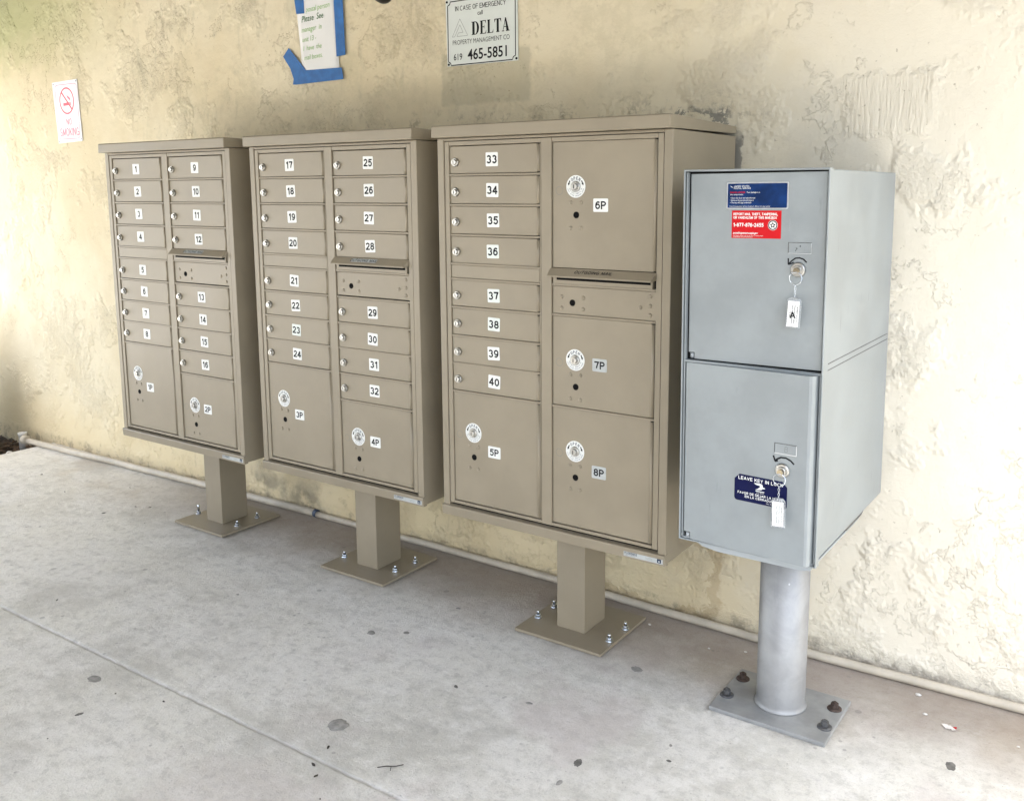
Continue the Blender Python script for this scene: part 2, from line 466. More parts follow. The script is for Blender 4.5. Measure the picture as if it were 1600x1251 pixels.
    def mesh(s, name):
        me = bpy.data.meshes.new(name)
        s.bm.to_mesh(me); s.bm.free()
        for m in s.mats: me.materials.append(MT[m])
        return me

_G = {}
def _arc(cx, cy, rx, ry, a0, a1, n=None):
    n = n or max(4, int(abs(a1 - a0) / 22))
    return [(cx + rx * math.cos(R(a0 + (a1 - a0) * k / n)), cy + ry * math.sin(R(a0 + (a1 - a0) * k / n))) for k in range(n + 1)]
SANS = {   # centre lines in a unit box, (width, strokes)
    '0': (.54, [_arc(.5, .5, .5, .5, 90, 450)]), '1': (.36, [[(.05, .76), (.62, 1.0)], [(.80, 0), (.80, 1)]]),
    '2': (.54, [_arc(.5, .72, .48, .28, 172, -28) + [(.04, .04)], [(0, 0), (1, 0)]]),
    '3': (.54, [_arc(.46, .755, .43, .245, 160, -84), _arc(.46, .265, .5, .265, 82, -160)]),
    '4': (.56, [[(.74, 0), (.74, 1)], [(.72, 1), (0, .30)], [(0, .27), (1, .27)]]),
    '5': (.54, [[(.92, 1), (.2, 1)], [(.2, 1), (.08, .50)], _arc(.47, .33, .5, .33, 142, -158)]),
    '6': (.54, [_arc(.5, .32, .48, .32, 90, 450), _arc(.60, .42, .58, .58, 50, 182)]),
    '7': (.52, [[(0, 1), (1, 1)], [(1, 1), (.66, .52), (.44, 0)]]),
    '8': (.54, [_arc(.5, .755, .41, .245, 90, 450), _arc(.5, .265, .49, .265, 90, 450)]),
    '9': (.54, [_arc(.5, .68, .48, .32, 90, 450), _arc(.40, .58, .58, .58, 230, 362)]),
    'A': (.66, [[(0, 0), (.5, 1)], [(.5, 1), (1, 0)], [(.2, .33), (.8, .33)]]),
    'B': (.58, [[(0, 0), (0, 1)], [(0, 1)] + _arc(.5, .765, .42, .235, 90, -90) + [(0, .53)], [(.5, .53)] + _arc(.5, .265, .5, .265, 90, -90) + [(0, 0)]]),
    'C': (.64, [_arc(.52, .5, .5, .5, 42, 318)]), 'D': (.62, [[(0, 0), (0, 1)], [(0, 1)] + _arc(.45, .5, .55, .5, 90, -90) + [(0, 0)]]),
    'E': (.54, [[(0, 0), (0, 1)], [(0, 1), (1, 1)], [(0, .52), (.92, .52)], [(0, 0), (1, 0)]]),
    'F': (.50, [[(0, 0), (0, 1)], [(0, 1), (1, 1)], [(0, .52), (.88, .52)]]),
    'G': (.68, [_arc(.5, .5, .5, .5, 45, 330), [(1, .06), (1, .46)], [(.58, .46), (1, .46)]]),
    'H': (.60, [[(0, 0), (0, 1)], [(1, 0), (1, 1)], [(0, .52), (1, .52)]]), 'I': (.02, [[(.5, 0), (.5, 1)]]),
    'J': (.44, [[(1, 1), (1, .32)] + _arc(.5, .30, .5, .30, 0, -170)]), 'K': (.60, [[(0, 0), (0, 1)], [(.05, .38), (1, 1)], [(.34, .58), (1, 0)]]),
    'L': (.50, [[(0, 0), (0, 1)], [(0, 0), (1, 0)]]), 'M': (.72, [[(0, 0), (0, 1)], [(0, 1), (.5, .1)], [(.5, .1), (1, 1)], [(1, 0), (1, 1)]]),
    'N': (.60, [[(0, 0), (0, 1)], [(0, 1), (1, 0)], [(1, 0), (1, 1)]]), 'O': (.70, [_arc(.5, .5, .5, .5, 90, 450)]),
    'P': (.56, [[(0, 0), (0, 1)], [(0, 1)] + _arc(.52, .735, .48, .265, 90, -90) + [(0, .47)]]),
    'Q': (.70, [_arc(.5, .5, .5, .5, 90, 450), [(.62, .24), (1, -.06)]]),
    'R': (.60, [[(0, 0), (0, 1)], [(0, 1)] + _arc(.52, .745, .46, .255, 90, -90) + [(0, .49)], [(.5, .48), (1, 0)]]),
    'S': (.56, [_arc(.5, .755, .46, .245, 30, 255) + _arc(.5, .26, .5, .26, 80, -150)]),
    'T': (.56, [[(.5, 0), (.5, 1)], [(0, 1), (1, 1)]]), 'U': (.60, [[(0, 1), (0, .32)] + _arc(.5, .32, .5, .32, 180, 360) + [(1, 1)]]),
    'V': (.62, [[(0, 1), (.5, 0)], [(.5, 0), (1, 1)]]), 'W': (.86, [[(0, 1), (.25, 0)], [(.25, 0), (.5, 1)], [(.5, 1), (.75, 0)], [(.75, 0), (1, 1)]]),
    'X': (.60, [[(0, 0), (1, 1)], [(0, 1), (1, 0)]]), 'Y': (.62, [[(0, 1), (.5, .46)], [(1, 1), (.5, .46)], [(.5, .5), (.5, 0)]]),
    'Z': (.58, [[(0, 1), (1, 1)], [(1, 1), (0, 0)], [(0, 0), (1, 0)]]), '-': (.30, [[(0, .40), (1, .40)]]), ',': (.02, [[(.5, .04), (.2, -.18)]]), '.': (.02, [[(.5, 0), (.5, .06)]]), ' ': (.16, [])}

def glyphs(st, bold=0., spacing=1.):
    k = (st, bold, spacing)
    if k not in _G:
        cu = bpy.data.curves.new('t', 'FONT'); cu.body = st; cu.size = 1; cu.offset = bold; cu.resolution_u = 3
        cu.space_character = spacing
        ob = bpy.data.objects.new('t', cu)
        me = bpy.data.meshes.new_from_object(ob)
        _G[k] = ([tuple(v.co[:2]) for v in me.vertices], [tuple(p.vertices) for p in me.polygons])
        bpy.data.objects.remove(ob); bpy.data.curves.remove(cu); bpy.data.meshes.remove(me)
    return _G[k]

def obj(name, me, parent=None, loc=(0, 0, 0), rz=0., label=None):
    if isinstance(me, MB): me = me.mesh(name)
    o = bpy.data.objects.new(name, me)
    COL.objects.link(o)
    o.location = loc; o.rotation_euler = (0, 0, rz)
    if parent: o.parent = parent
    if label: o['label'] = label
    return o
def thing(name, label, cat, loc=(0, 0, 0), rz=0., group=None):
    o = bpy.data.objects.new(name, None); COL.objects.link(o)
    o.location = loc; o.rotation_euler = (0, 0, rz); o.empty_display_size = .1
    return tag(o, label, cat, group)
def tag(o, label, cat, group=None):
    o['label'] = label; o['category'] = cat
    if group: o['group'] = group
    return o
def struct(o):
    o['kind'] = 'structure'; return o
def rrect(x0, x1, z0, z1, r, n=4):
    p = []
    for cx, cz, a in ((x1 - r, z1 - r, 0), (x0 + r, z1 - r, 90), (x0 + r, z0 + r, 180), (x1 - r, z0 + r, 270)):
        for k in range(n + 1):
            t = R(a + 90 * k / n); p.append((cx + r * math.cos(t), cz + r * math.sin(t)))
    return p
def circ(cx, cz, r, n=28, a0=0, a1=360):
    return [(cx + r * math.cos(R(a0 + (a1 - a0) * k / n)), cz + r * math.sin(R(a0 + (a1 - a0) * k / n))) for k in range(n + (a1 - a0 < 360))]
def annulus(mb, cx, cz, r0, r1, m, y, n=36):
    for k in range(n):
        a, b = 2 * math.pi * k / n, 2 * math.pi * (k + 1) / n
        mb.flat([[(cx + r0 * math.cos(a), cz + r0 * math.sin(a)), (cx + r1 * math.cos(a), cz + r1 * math.sin(a)),
                  (cx + r1 * math.cos(b), cz + r1 * math.sin(b)), (cx + r0 * math.cos(b), cz + r0 * math.sin(b))]], m, y)

# ------------------------------------------------------------------ setting
YW = .452                     # wall plane
SLAB_L = -1.437
def build_floor():
    # slab as a profile along y, drawn out along x: a tooled control joint runs along y = -0.747
    mb = MB()
    xs = [SLAB_L]
    while xs[-1] < 3.6: xs.append(xs[-1] + .018)
    xs += [4.2, 4.8]
    ys = [YW + .02, .3, 0, -.3, -.6, -.735, -.7405, -.7435, -.7465, -.7495, -.7525, -.758, -.9, -1.5, -2.5, -4.2, -12]
    dz = [0, 0, 0, 0, 0, 0, -.0010, -.0038, -.0050, -.0042, -.0010, 0, 0, 0, 0, 0, 0]
    g = []
    rn = random.Random(3)
    for x in xs:
        j = rn.uniform(-.0013, .0013); d = rn.uniform(.65, 1.15)
        g.append([mb.bm.verts.new((x, y + (j + rn.uniform(-.0011, .0011) if -.76 < y < -.73 else 0), z * d)) for y, z in zip(ys, dz)])
    fs = []
    for A, B in zip(g, g[1:]):
        for k in range(len(ys) - 1): fs.append(mb.bm.faces.new((A[k], A[k + 1], B[k + 1], B[k])))
    bot = [mb.bm.verts.new((v.co.x, v.co.y, -.14)) for v in g[0]]
    for k in range(len(ys) - 1): fs.append(mb.bm.faces.new((g[0][k + 1], g[0][k], bot[k], bot[k + 1])))
    for f in fs: f.normal_update()
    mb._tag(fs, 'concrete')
    o = struct(obj('concrete_floor', mb))
    # soil and the ground beyond, one sheet to the horizon
    mb = MB()
    mb.box(-400, 400, -400, 400, -.30, -.1395, 'asphalt')
    struct(obj('ground', mb))
    mb = MB()
    rn = random.Random(5)
    nx, ny = 46, 60
    g = [[mb.bm.verts.new((SLAB_L - .004 - 1.3 * i / nx, YW - 1.6 * j / ny, -.055 + rn.uniform(-.018, .018) - (.02 if i == 0 else 0))) for j in range(ny + 1)] for i in range(nx + 1)]
    fs = [mb.bm.faces.new((g[i][j], g[i + 1][j], g[i + 1][j + 1], g[i][j + 1])) for i in range(nx) for j in range(ny)]
    for f in fs:
        f.normal_update()
        if f.normal.z < 0: f.normal_flip()
    mb._tag(fs, 'soil', True)
    struct(obj('soil', mb))
    mb = MB()
    mb.box(-40, -3.0, -40, YW + 30, -.134, -.04, 'concrete')
    struct(obj('pavement', mb))
    # covered walk overhead, with unseen end beams added to cut high sky light
    mb = MB()
    mb.box(-2.25, 3.72, -4.2, YW - .003, 2.46, 2.60, 'ceil')
    mb.box(-2.25, -2.15, -4.2, YW - .003, 2.18, 2.4595, 'ceil')
    mb.box(3.62, 3.72, -4.2, YW - .003, 2.20, 2.4595, 'ceil')
    struct(obj('ceiling', mb))
    mb = MB()
    mb.box(-2.5, 3.75, -6.2, -6.0, -.3, 2.60, 'dimwall')  # unseen wall added to hold back light from the front
    struct(obj('opposite_shade_wall', mb))
build_floor()

mb = MB()
mb.box(-5.5, 9, YW, YW + .2, -.3, 3.4, 'wall')
tag(obj('stucco_wall', mb), 'cream stucco wall, patched and stained, behind the row of mailboxes', 'wall')

mb = MB()   # mulch
rn = random.Random(11)
for k in range(420):
    x = SLAB_L - .02 - abs(rn.gauss(0, .28)); y = YW - .02 - rn.random() * .9; z = -.035 + rn.uniform(-.01, .015)
    l, wd, t = rn.uniform(.012, .038), rn.uniform(.006, .016), rn.uniform(.003, .007)
    mt = Matrix.Translation((x, y, z)) @ Matrix.Rotation(rn.random() * 6.28, 4, 'Z') @ Matrix.Rotation(rn.uniform(-.6, .6), 4, 'X') @ Matrix.Diagonal((l, wd, t, 1))
    r = bmesh.ops.create_cube(mb.bm, size=1, matrix=mt)
    mb._tag({f for v in r['verts'] for f in v.link_faces}, 'mulch')
o = obj('bark_mulch', mb); o['kind'] = 'stuff'; o['label'] = 'dark bark chips on the soil beside the slab end'

def pebble(loc, s, seed):
    mb = MB()
    r = bmesh.ops.create_icosphere(mb.bm, subdivisions=2, radius=1)
    rn = random.Random(seed)
    for v in r['verts']:
        v.co *= 1 + rn.uniform(-.12, .12)
        v.co.x *= s[0]; v.co.y *= s[1]; v.co.z *= s[2]
    mb._tag(mb.bm.faces, 'pebble', True)
    return obj('pebble', mb, None, loc)
tag(pebble((-1.53, .26, -.030), (.019, .016, .014), 4), 'white round pebble on the dark soil beyond the slab end', 'pebble')
mb = MB()
mb.lathe([(.021, -.09), (.021, .03), (.024, .031), (.024, .045), (.019, .046)], 'pebble', 'z', n=20)
tag(obj('pipe_stub', mb, None, (-1.63, .385, 0)), 'short pale capped pipe stub standing in the soil by the wall', 'pipe')

def shrub(loc, h, rad, seed):
    t = thing('shrub', 'unseen dark green shrub added to shade the left end of the wall', 'shrub', loc)
    rn = random.Random(seed)
    mb = MB()
    for k in range(9):
        a = rn.random() * 6.28; q = rn.uniform(.3, .8) * rad
        mb.tube([(0, 0, -.1), (q * .4 * math.cos(a), q * .4 * math.sin(a), h * .4), (q * math.cos(a), q * math.sin(a), h * .85)], [.014, .009, .004], 'bark', 6)
    obj('stem', mb, t)
    mb = MB()
    for k in range(2600):
        a = rn.random() * 6.28; q = rad * math.sqrt(rn.random()); z = h * (rn.random() ** .8)
        q *= math.sqrt(max(.05, 1 - (z / h) ** 2 * .8))
        c = Vector((q * math.cos(a), q * math.sin(a), z))
        mt = Matrix.Translation(c) @ Matrix.Rotation(rn.random() * 6.28, 4, 'Z') @ Matrix.Rotation(rn.uniform(-1.1, 1.1), 4, 'X')
        l, wd = rn.uniform(.02, .045), rn.uniform(.010, .02)
        vs = [mb.bm.verts.new(mt @ Vector(p)) for p in ((0, -l, 0), (wd, 0, .004), (0, l, 0), (-wd, 0, .004))]
        mb._tag([mb.bm.faces.new(vs)], 'foliage')
    obj('crown', mb, t)
shrub((-2.02, .10, -.06), .72, .28, 8)  # out of view, added so that it darkens the wall corner

# ------------------------------------------------------------------ cluster mailboxes
W, D, H, Z0 = .775, .4111, 1.1613, .3579
ZT = Z0 + H
HH, OF = .0365, .0251
YR = .006                     # how far the little doors sit back from the front
CACHE = {}
def cached(key, fn):
    if key not in CACHE: CACHE[key] = fn()
    return CACHE[key]

def hex_prism(mb, r, z0, z1, m, c=(0, 0)):
    mb.prism([(c[0] + r * math.cos(R(60 * k + 12)), c[1] + r * math.sin(R(60 * k + 12))) for k in range(6)], m, 'z', z0, z1, .0008)

def lock_mesh():
    mb = MB()
    mb.lathe([(.0100, 0), (.0100, -.0035), (.0085, -.0050)], 'nickel', 'y', n=24)
    mb.lathe([(.0068, -.0048), (.0068, -.0088), (.0058, -.0098)], 'nickel', 'y', n=24)
    mb.prism([(.006, -.004), (.0128, .0005), (.006, .005)], 'nickel', 'y', -.0052, -.0005, .0005)
    mb.flat([[(-.0011, -.0042), (.0011, -.0042), (.0011, .0036), (-.0011, .0036)]], 'ink', -.0100)
    return mb.mesh('lock')
def tag_mesh(st, wd, h, m):
    def f():
        mb = MB()
        mb.prism(rrect(-wd / 2, wd / 2, -h / 2, h / 2, .003), m, 'y', -.0006, 0)
        mb.sans(st, 'ink', 0, 0, -.0009, h * .60, .195, 'C', .98, 0, 0, .10)
        return mb.mesh('number_sticker')
    return cached(('tag', st, m), f)
def door_mesh(wd, h, rivets=()):
    def f():
        mb = MB()
        mb.box(0, wd, 0, .012, -h, 0, 'taupe', .0012)
        for rx, rz in rivets:
            mb.lathe([(.0060, .0002), (.0053, -.0012), (.0038, -.0022), (.0020, -.0027), (.0004, -.0029)], 'taupe', 'y', (rx, 0, rz), 14)
        return mb.mesh('mailbox_door')
    return cached(('door', wd, h, rivets), f)
def hinge_mesh(h):
    def f():
        mb = MB()
        mb.lathe([(.0046, -h + .0025), (.0046, -.0025)], 'taupe', 'z', n=16)
        return mb.mesh('hinge')
    return cached(('hinge', h), f)
def keyhole_mesh():
    mb = MB()
    mb.lathe([(.0092, .0002), (.0092, -.0006), (.0085, -.0010)], 'black', 'y', n=22)
    return mb.mesh('keyhole')
def open_ring():
    mb = MB()
    mb.lathe([(.0305, 0), (.0305, -.0006)], 'white', 'y', n=40)
    y = -.0009
    mb.arctext('OPEN', 'navyink', 0, 0, y, .0226, .0085, 90, .02, .85, step=.0086)
    for sgn in (-1, 1):
        a = R(90 - sgn * 66); c = (.0235 * math.cos(a), .0235 * math.sin(a)); t = (math.sin(a) * sgn, -math.cos(a) * sgn); nn = (math.cos(a), math.sin(a))
        P = lambda u, v: (c[0] + t[0] * u + nn[0] * v, c[1] + t[1] * u + nn[1] * v)
        mb.flat([[P(-.007, -.0017), P(.001, -.0017), P(.001, .0017), P(-.007, .0017)], [P(.001, -.0036), P(.0075, 0), P(.001, .0036)]], 'ink', y)
    mb.arctext('KEY WILL REMAIN IN', 'navyink', 0, 0, y, .0195, .0030, 270, .01, .8, True, .0029)
    mb.arctext('LOCK AFTER OPENING DOOR', 'navyink', 0, 0, y, .0255, .0030, 270, .01, .8, True, .0030)
    return mb.mesh('open_sticker')
def parcel_lock():
    mb = MB()
    mb.lathe([(.0150, -.0005), (.0150, -.0035), (.0125, -.0060)], 'nickel', 'y', n=28)
    mb.lathe([(.0095, -.0058), (.0095, -.0110), (.0082, -.0125)], 'nickel', 'y', n=24)
    mb.flat([[(-.0013, -.0055), (.0013, -.0055), (.0013, .005), (-.0013, .005)]], 'ink', -.0127)
    return mb.mesh('lock')
LOCK, KEYHOLE, OPENRING, PLOCK = lock_mesh(), keyhole_mesh(), open_ring(), parcel_lock()

def knock_mesh():
    mb = MB()
    annulus(mb, 0, 0, .0108, .0116, 'greyink', -.0002, 24)
    return mb.mesh('knockout')

ROWS1 = [(.024, .103), (.111, .191), (.199, .280), (.288, .367), (.419, .497), (.505, .585), (.592, .671), (.677, .757)]
COLX = ((.0430, .3555), (.4080, .7205))        # door leaf; its hinge bead follows on the right
RIV = tuple((.075 + dx, dz) for dx in (-.017, .017) for dz in (0, 1))

def make_cluster(label, x, y, px, py, first, parcels, bolts, big_right=False, base=None):
    t = thing('cluster_mailbox', label, 'mailbox cluster', (px, py, 0), 0, 'beige cluster mailboxes along the wall')
    L = lambda a, b, c: (x + a - px, y + b - py, c)
    # ---- cabinet
    mb = MB()
    mb.box(0, .0235, 0, D, Z0 + .004, ZT, 'taupe', .002)                 # stiles and sides in one
    mb.box(W - .0245, W, 0, D, Z0 + .004, ZT, 'taupe', .002)
    mb.box(.0237, W - .0247, .0142, D - .002, Z0 + .006, ZT - .001, 'black')  # black backing paints in the shade of the door gaps
    mb.box(.0237, W - .0247, .0005, .0139, ZT - .0075, ZT - .0005, 'taupe', .001)
    obj('cabinet', mb, t, L(0, 0, 0))
    mb = MB()
    z = ZT - 1.1285
    mb.prism([(.012, z), (-.0055, z - .002), (-.0075, z - .005), (-.0045, Z0), (.012, Z0)], 'taupe', 'x', -.0015, W + .0015, .0008)
    obj('bottom_rail', mb, t, L(0, 0, 0))
    # ---- cap
    mb = MB()
    z0, z1 = ZT + .001, ZT + HH
    prof = [(-OF, z0), (-OF + .001, z1 - .003), (-OF + .004, z1), (D, z1 - .009), (D, z0 + .006), (.02, z0 + .001), (.018, z0)]
    mb.prism(prof, 'taupe', 'x', -.0025, W + .0025, .0016)
    obj('cap', mb, t, L(0, 0, 0))
    # ---- door frame
    mb = MB()
    zt = lambda v: ZT - v
    def bar(a, b, v0, v1, yy=.002): mb.box(a, b, yy, .0138, zt(v1), zt(v0), 'taupe', .0011)
    bar(.0260, .0418, .0095, 1.1215)
    bar(.3668, .3702, .0225, 1.1095)
    bar(.3722, .4062, .0095, 1.1215, .001)
    bar(.7322, .7485, .0095, 1.1215)
    for a, b in ((.0424, .3716), (.4068, .7316)):
        bar(a, b, .0095, .0215); bar(a, b, 1.1125, 1.1215)
    rails = [(0, v) for v in (.107, .195, .284, .370, .4155, .501, .5885, .674, .761)]
    if big_right: rails += [(1, v) for v in (.4135, .4985, .7615)]
    else: rails += [(1, v) for v in (.107, .195, .284, .4135, .501, .5885, .674, .761, .8525)]
    for ci, v in rails:
        a, b = ((.0424, .3662), (.4068, .7316))[ci]
        bar(a, b, v - .0030, v + .0030, .0022)
    obj('door_frame', mb, t, L(0, 0, 0))
    # ---- filler panel between the fourth and fifth door
    obj('filler_panel', door_mesh(.3205, .0385), t, L(.0432, YR - .001, zt(.3735)))
    def mail_door(ci, v0, v1, num, m='white'):
        a, b = COLX[ci]
        d = obj('mailbox_door', door_mesh(round(b - a, 4), round(v1 - v0, 4)), t, L(a, YR + random.uniform(-.0005, .0005), zt(v0)))
        d.rotation_euler = (R(random.uniform(-.35, .35)), R(random.uniform(-.10, .10)), R(random.uniform(-.15, .15)))
        k = obj('lock', LOCK, d, (.0205, 0, -.046))
        k.rotation_euler = (0, R(random.uniform(-14, 14)), 0); k.scale = (1.28, 1.2, 1.28)
        k = obj('number_sticker', tag_mesh(str(num), .044, .040, m), d, (.156 + random.uniform(-.002, .002), 0, -.0405 + random.uniform(-.0008, .0008)))
        k.rotation_euler = (0, R(random.uniform(-2.4, 2.4)), 0)
        obj('hinge', hinge_mesh(round(v1 - v0, 4)), d, (b - a + .0056, -.0018, 0))
    def parcel_door(ci, v0, v1, vl, num, tagdv, m='white'):
        a, b = COLX[ci]
        riv = tuple((.075 + dx, v0 - vl - dv) for dx in (-.0165, .0165) for dv in (.0425, .1125))
        d = obj('parcel_door', door_mesh(round(b - a, 4), round(v1 - v0, 4), riv), t, L(a, YR, zt(v0)))
        zl = v0 - vl
        obj('open_sticker', OPENRING, d, (.075, -.0001, zl))
        obj('lock', PLOCK, d, (.075, 0, zl))
        obj('keyhole', KEYHOLE, d, (.0765, 0, zl - .0770))
        obj('knockout', cached('knock', knock_mesh), d, (.022, 0, zl - .011))
        obj('number_sticker', tag_mesh(num, .046, .036, m), d, (.1535, 0, zl - tagdv))
        obj('hinge', hinge_mesh(round(v1 - v0, 4)), d, (b - a + .0056, -.0018, 0))
    n = first
    greys = {36, 37, 38, 23}
    for v0, v1 in ROWS1:
        mail_door(0, v0, v1, n, 'signwhite' if n in greys else 'white'); n += 1
    parcel_door(0, .765, 1.110, .886, parcels[0], .050, 'white')
    if not big_right:
        for v0, v1 in ROWS1[:4]: mail_door(1, v0, v1, n); n += 1
        for v0, v1 in ((.505, .585), (.592, .671), (.677, .757), (.765, .8485)): mail_door(1, v0, v1, n); n += 1
        parcel_door(1, .857, 1.110, .973, parcels[1], .0075)
    else:
        parcel_door(1, .0225, .3660, .143, parcels[1], .050)
        parcel_door(1, .5025, .7575, .623, parcels[2], .0075, 'greytag')
        parcel_door(1, .7655, 1.110, .887, parcels[3], .0495, 'greytag')
    # ---- outgoing slot with its sloped lip
    mb = MB()
    zl, zu = zt(.3915), zt(.3665)
    A = [(.4010, .0035, zu), (.7320, .0035, zu), (.7270, -.0185, zl + .0035), (.4030, -.0185, zl + .0035),
         (.4010, .0035, zl + .004), (.7320, .0035, zl + .004), (.7270, -.0185, zl), (.4030, -.0185, zl)]
    vs = [mb.bm.verts.new(p) for p in A]
    fs = [mb.bm.faces.new([vs[i] for i in q]) for q in ((0, 1, 2, 3), (4, 7, 6, 5), (3, 2, 6, 7), (0, 3, 7, 4), (1, 5, 6, 2), (0, 4, 5, 1))]
    bmesh.ops.recalc_face_normals(mb.bm, faces=fs)
    bmesh.ops.bevel(mb.bm, geom=list(mb.bm.edges), offset=.0009, segments=2, affect='EDGES')
    mb._tag(mb.bm.faces, 'taupe')
    lip = obj('outgoing_mail_lip', mb, t, L(0, 0, 0))
    # lettering lies on the sloping face of the lip
    mb = MB()
    if not big_right:
        mb.flat([[(-.056, -.0072), (.056, -.0072), (.056, .0072), (-.056, .0072)]], 'greytag', 0)
    mb.sans('OUTGOING MAIL', 'ink', 0, 0, -.0003, .0112, .16, 'C', 1.0, .22)
    s = obj('slot_lettering', mb, lip, (.548, -.0081, (zl + zu) / 2 + .0036))
    s.rotation_euler = (-math.atan2(.0220, .0215), 0, 0)
    mb = MB()
    mb.box(.412, .722, .0015, .0138, zt(.4100), zt(.3880), 'taupe')
    mb.box(.424, .717, .0008, .0012, zt(.4000), zt(.3905), 'black')
    obj('mail_slot', mb, t, L(0, 0, 0))
    # ---- carrier access panel
    a, b = COLX[1]
    riv = ((.029, -.029), (.100, -.029), (.029, -.061), (.100, -.061), (.306, -.013), (.306, -.038), (.306, -.063), (.277, -.044))
    d = obj('access_panel', door_mesh(.3235, .0775, riv), t, L(a, YR, zt(.4175)))
    obj('keyhole', KEYHOLE, d, (.065, 0, -.045))
    # ---- maker's strip
    mb = MB()
    mb.box(-.060, .060, -.0006, 0, -.0075, .0075, 'greytag')
    mb.sans('FLORENCE', 'navyink', -.057, .0018, -.0009, .0062, .17, 'L', .85)
    mb.text('A GIBRALTAR INDUSTRIES COMPANY', 'greyink', -.057, -.0042, -.0009, .0020, 'L', 0, .72)
    mb.text('florencemailboxes.com', 'greyink', .018, .0015, -.0009, .0020, 'C', 0, .8)
    mb.text('manufacturing company', 'greyink', .018, -.0020, -.0009, .0020, 'C', 0, .8)
    mb.flat([rrect(.043, .055, -.0055, .0055, .001)], 'navyink', -.0009)
    mb.flat([[(.046, -.003), (.052, -.003), (.049, .003)]], 'greytag', -.0011)
    obj('maker_label', mb, t, L(.710, -.0060, zt(1.1475)))
    # ---- pedestal and anchors
    mb = MB()
    mb.box(-.0505, .0505, -.0636, .0636, .0122, Z0 + .004, 'taupe', .0022)
    obj('pedestal', mb, t)
    mb = MB()
    mb.box(-.1548, .1548, -.1464, .1464, .0025, .0120, 'taupe', .0012)
    mb.box(-.1500, .1500, -.1416, .1416, .0, .0024, 'black')  # black sheet stands in for the contact shadow under the plate
    obj('base_plate', mb, t)
    for bx, by, hh in bolts:
        mb = MB()
        mb.lathe([(.0125, .0121), (.0125, .0142)], 'chrome', 'z', n=20)
        hex_prism(mb, .0098, .0143, .0235, 'chrome')
        mb.lathe([(.0052, .0236), (.0052, .0236 + hh), (.0042, .0246 + hh)], 'chrome', 'z', n=14)
        obj('anchor_bolt', mb, t, (bx, by, 0), random.random())
    return t
make_cluster('farthest left beige mailbox cluster, doors numbered 1 to 16, with a tall front anchor bolt', 0, 0, .3841, .2003, 1, ('1P', '2P'),
             ((-.144, -.037, .026), (.115, -.041, .009), (.105, .067, .010), (-.13, .06, .010)))
make_cluster('middle beige mailbox cluster, doors numbered 17 to 32, on a square pedestal', .8695, .0108, 1.2438, .2104, 17, ('3P', '4P'),
             ((-.137, -.042, .010), (.112, -.035, .009), (.118, .065, .010), (-.13, .06, .010)))
make_cluster('nearest beige mailbox cluster beside the grey locker, doors 33 to 40, four parcel doors', 1.733, .0049, 2.1212, .2048, 33, ('5P', '6P', '7P', '8P'),
             ((-.133, -.047, .010), (-.130, .044, .010), (.139, .037, .010), (.136, -.059, .010)), True)

# ------------------------------------------------------------------ grey parcel locker
GX, GY, GW, GD, GZ, GH, GT = 2.6343, -.1869, .3355, .5814, .5272, .8843, -.0055
PX, PY, PR = 2.8059, .1037, .0635
gl = thing('parcel_locker', 'grey steel two-door parcel locker on a round galvanised post', 'parcel locker', (PX, PY, 0))
GL = lambda a, b, c: (GX + a - PX + GT * (c / GH), GY + b - PY, GZ + c)
def shear(o):      # the box leans a touch to the left
    for v in o.data.vertices: v.co.x += GT * (v.co.z / GH)
    return o
mb = MB()
mb.box(.002, GW - .002, .0185, GD, .0145, GH - .003, 'grey', .003)
for zz in (.4585, .4440):
    mb.box(GW - .0021, GW - .0014, .042, GD - .012, zz - .0008, zz + .0008, 'darkbolt')
obj('locker_shell', mb, gl, GL(0, 0, 0)); shear(bpy.data.objects['locker_shell'])
mb = MB()
# thin sheet rim round the front
for a, b, c, d in ((0, .0035, 0, GH), (GW - .0035, GW, 0, GH)): mb.box(a, b, 0, .022, c, d, 'grey', .0012)
for c, d in ((GH - .0045, GH), (0, .0035)): mb.box(.0036, GW - .0036, 0, .022, c, d, 'grey', .0012)
mb.box(.0055, .0085, .004, .020, .0055, GH - .0065, 'grey', .0008)
mb.box(.0086, GW - .0055, .004, .020, .4375, .4425, 'grey', .0008)
mb.box(GW - .0085, GW - .0055, .006, .020, .0055, .4370, 'grey_dark', .0008)
mb.box(.0086, GW - .0090, .004, .020, .0048, .0075, 'grey_dark', .0006)
mb.box(.004, GW - .004, .0165, .0180, .004, GH - .005, 'black')
shear(obj('front_rim', mb, gl, GL(0, 0, 0)))
mb = MB()   # pan under the box
mb.prism([(.045, -.0005), (.060, -.009), (.10, -.0145), (.30, -.0145), (.322, -.010), (.325, -.0005)], 'grey_dark', 'y', .006, .40, .001)
obj('bottom_pan', mb, gl, GL(0, 0, 0))
mb = MB()
mb.prism([(.245, .013), (.265, .004), (.40, .004), (.43, .013)], 'darkbolt', 'x', GW - .014, GW - .006, .0005)
obj('rear_bracket', mb, gl, GL(0, 0, 0))

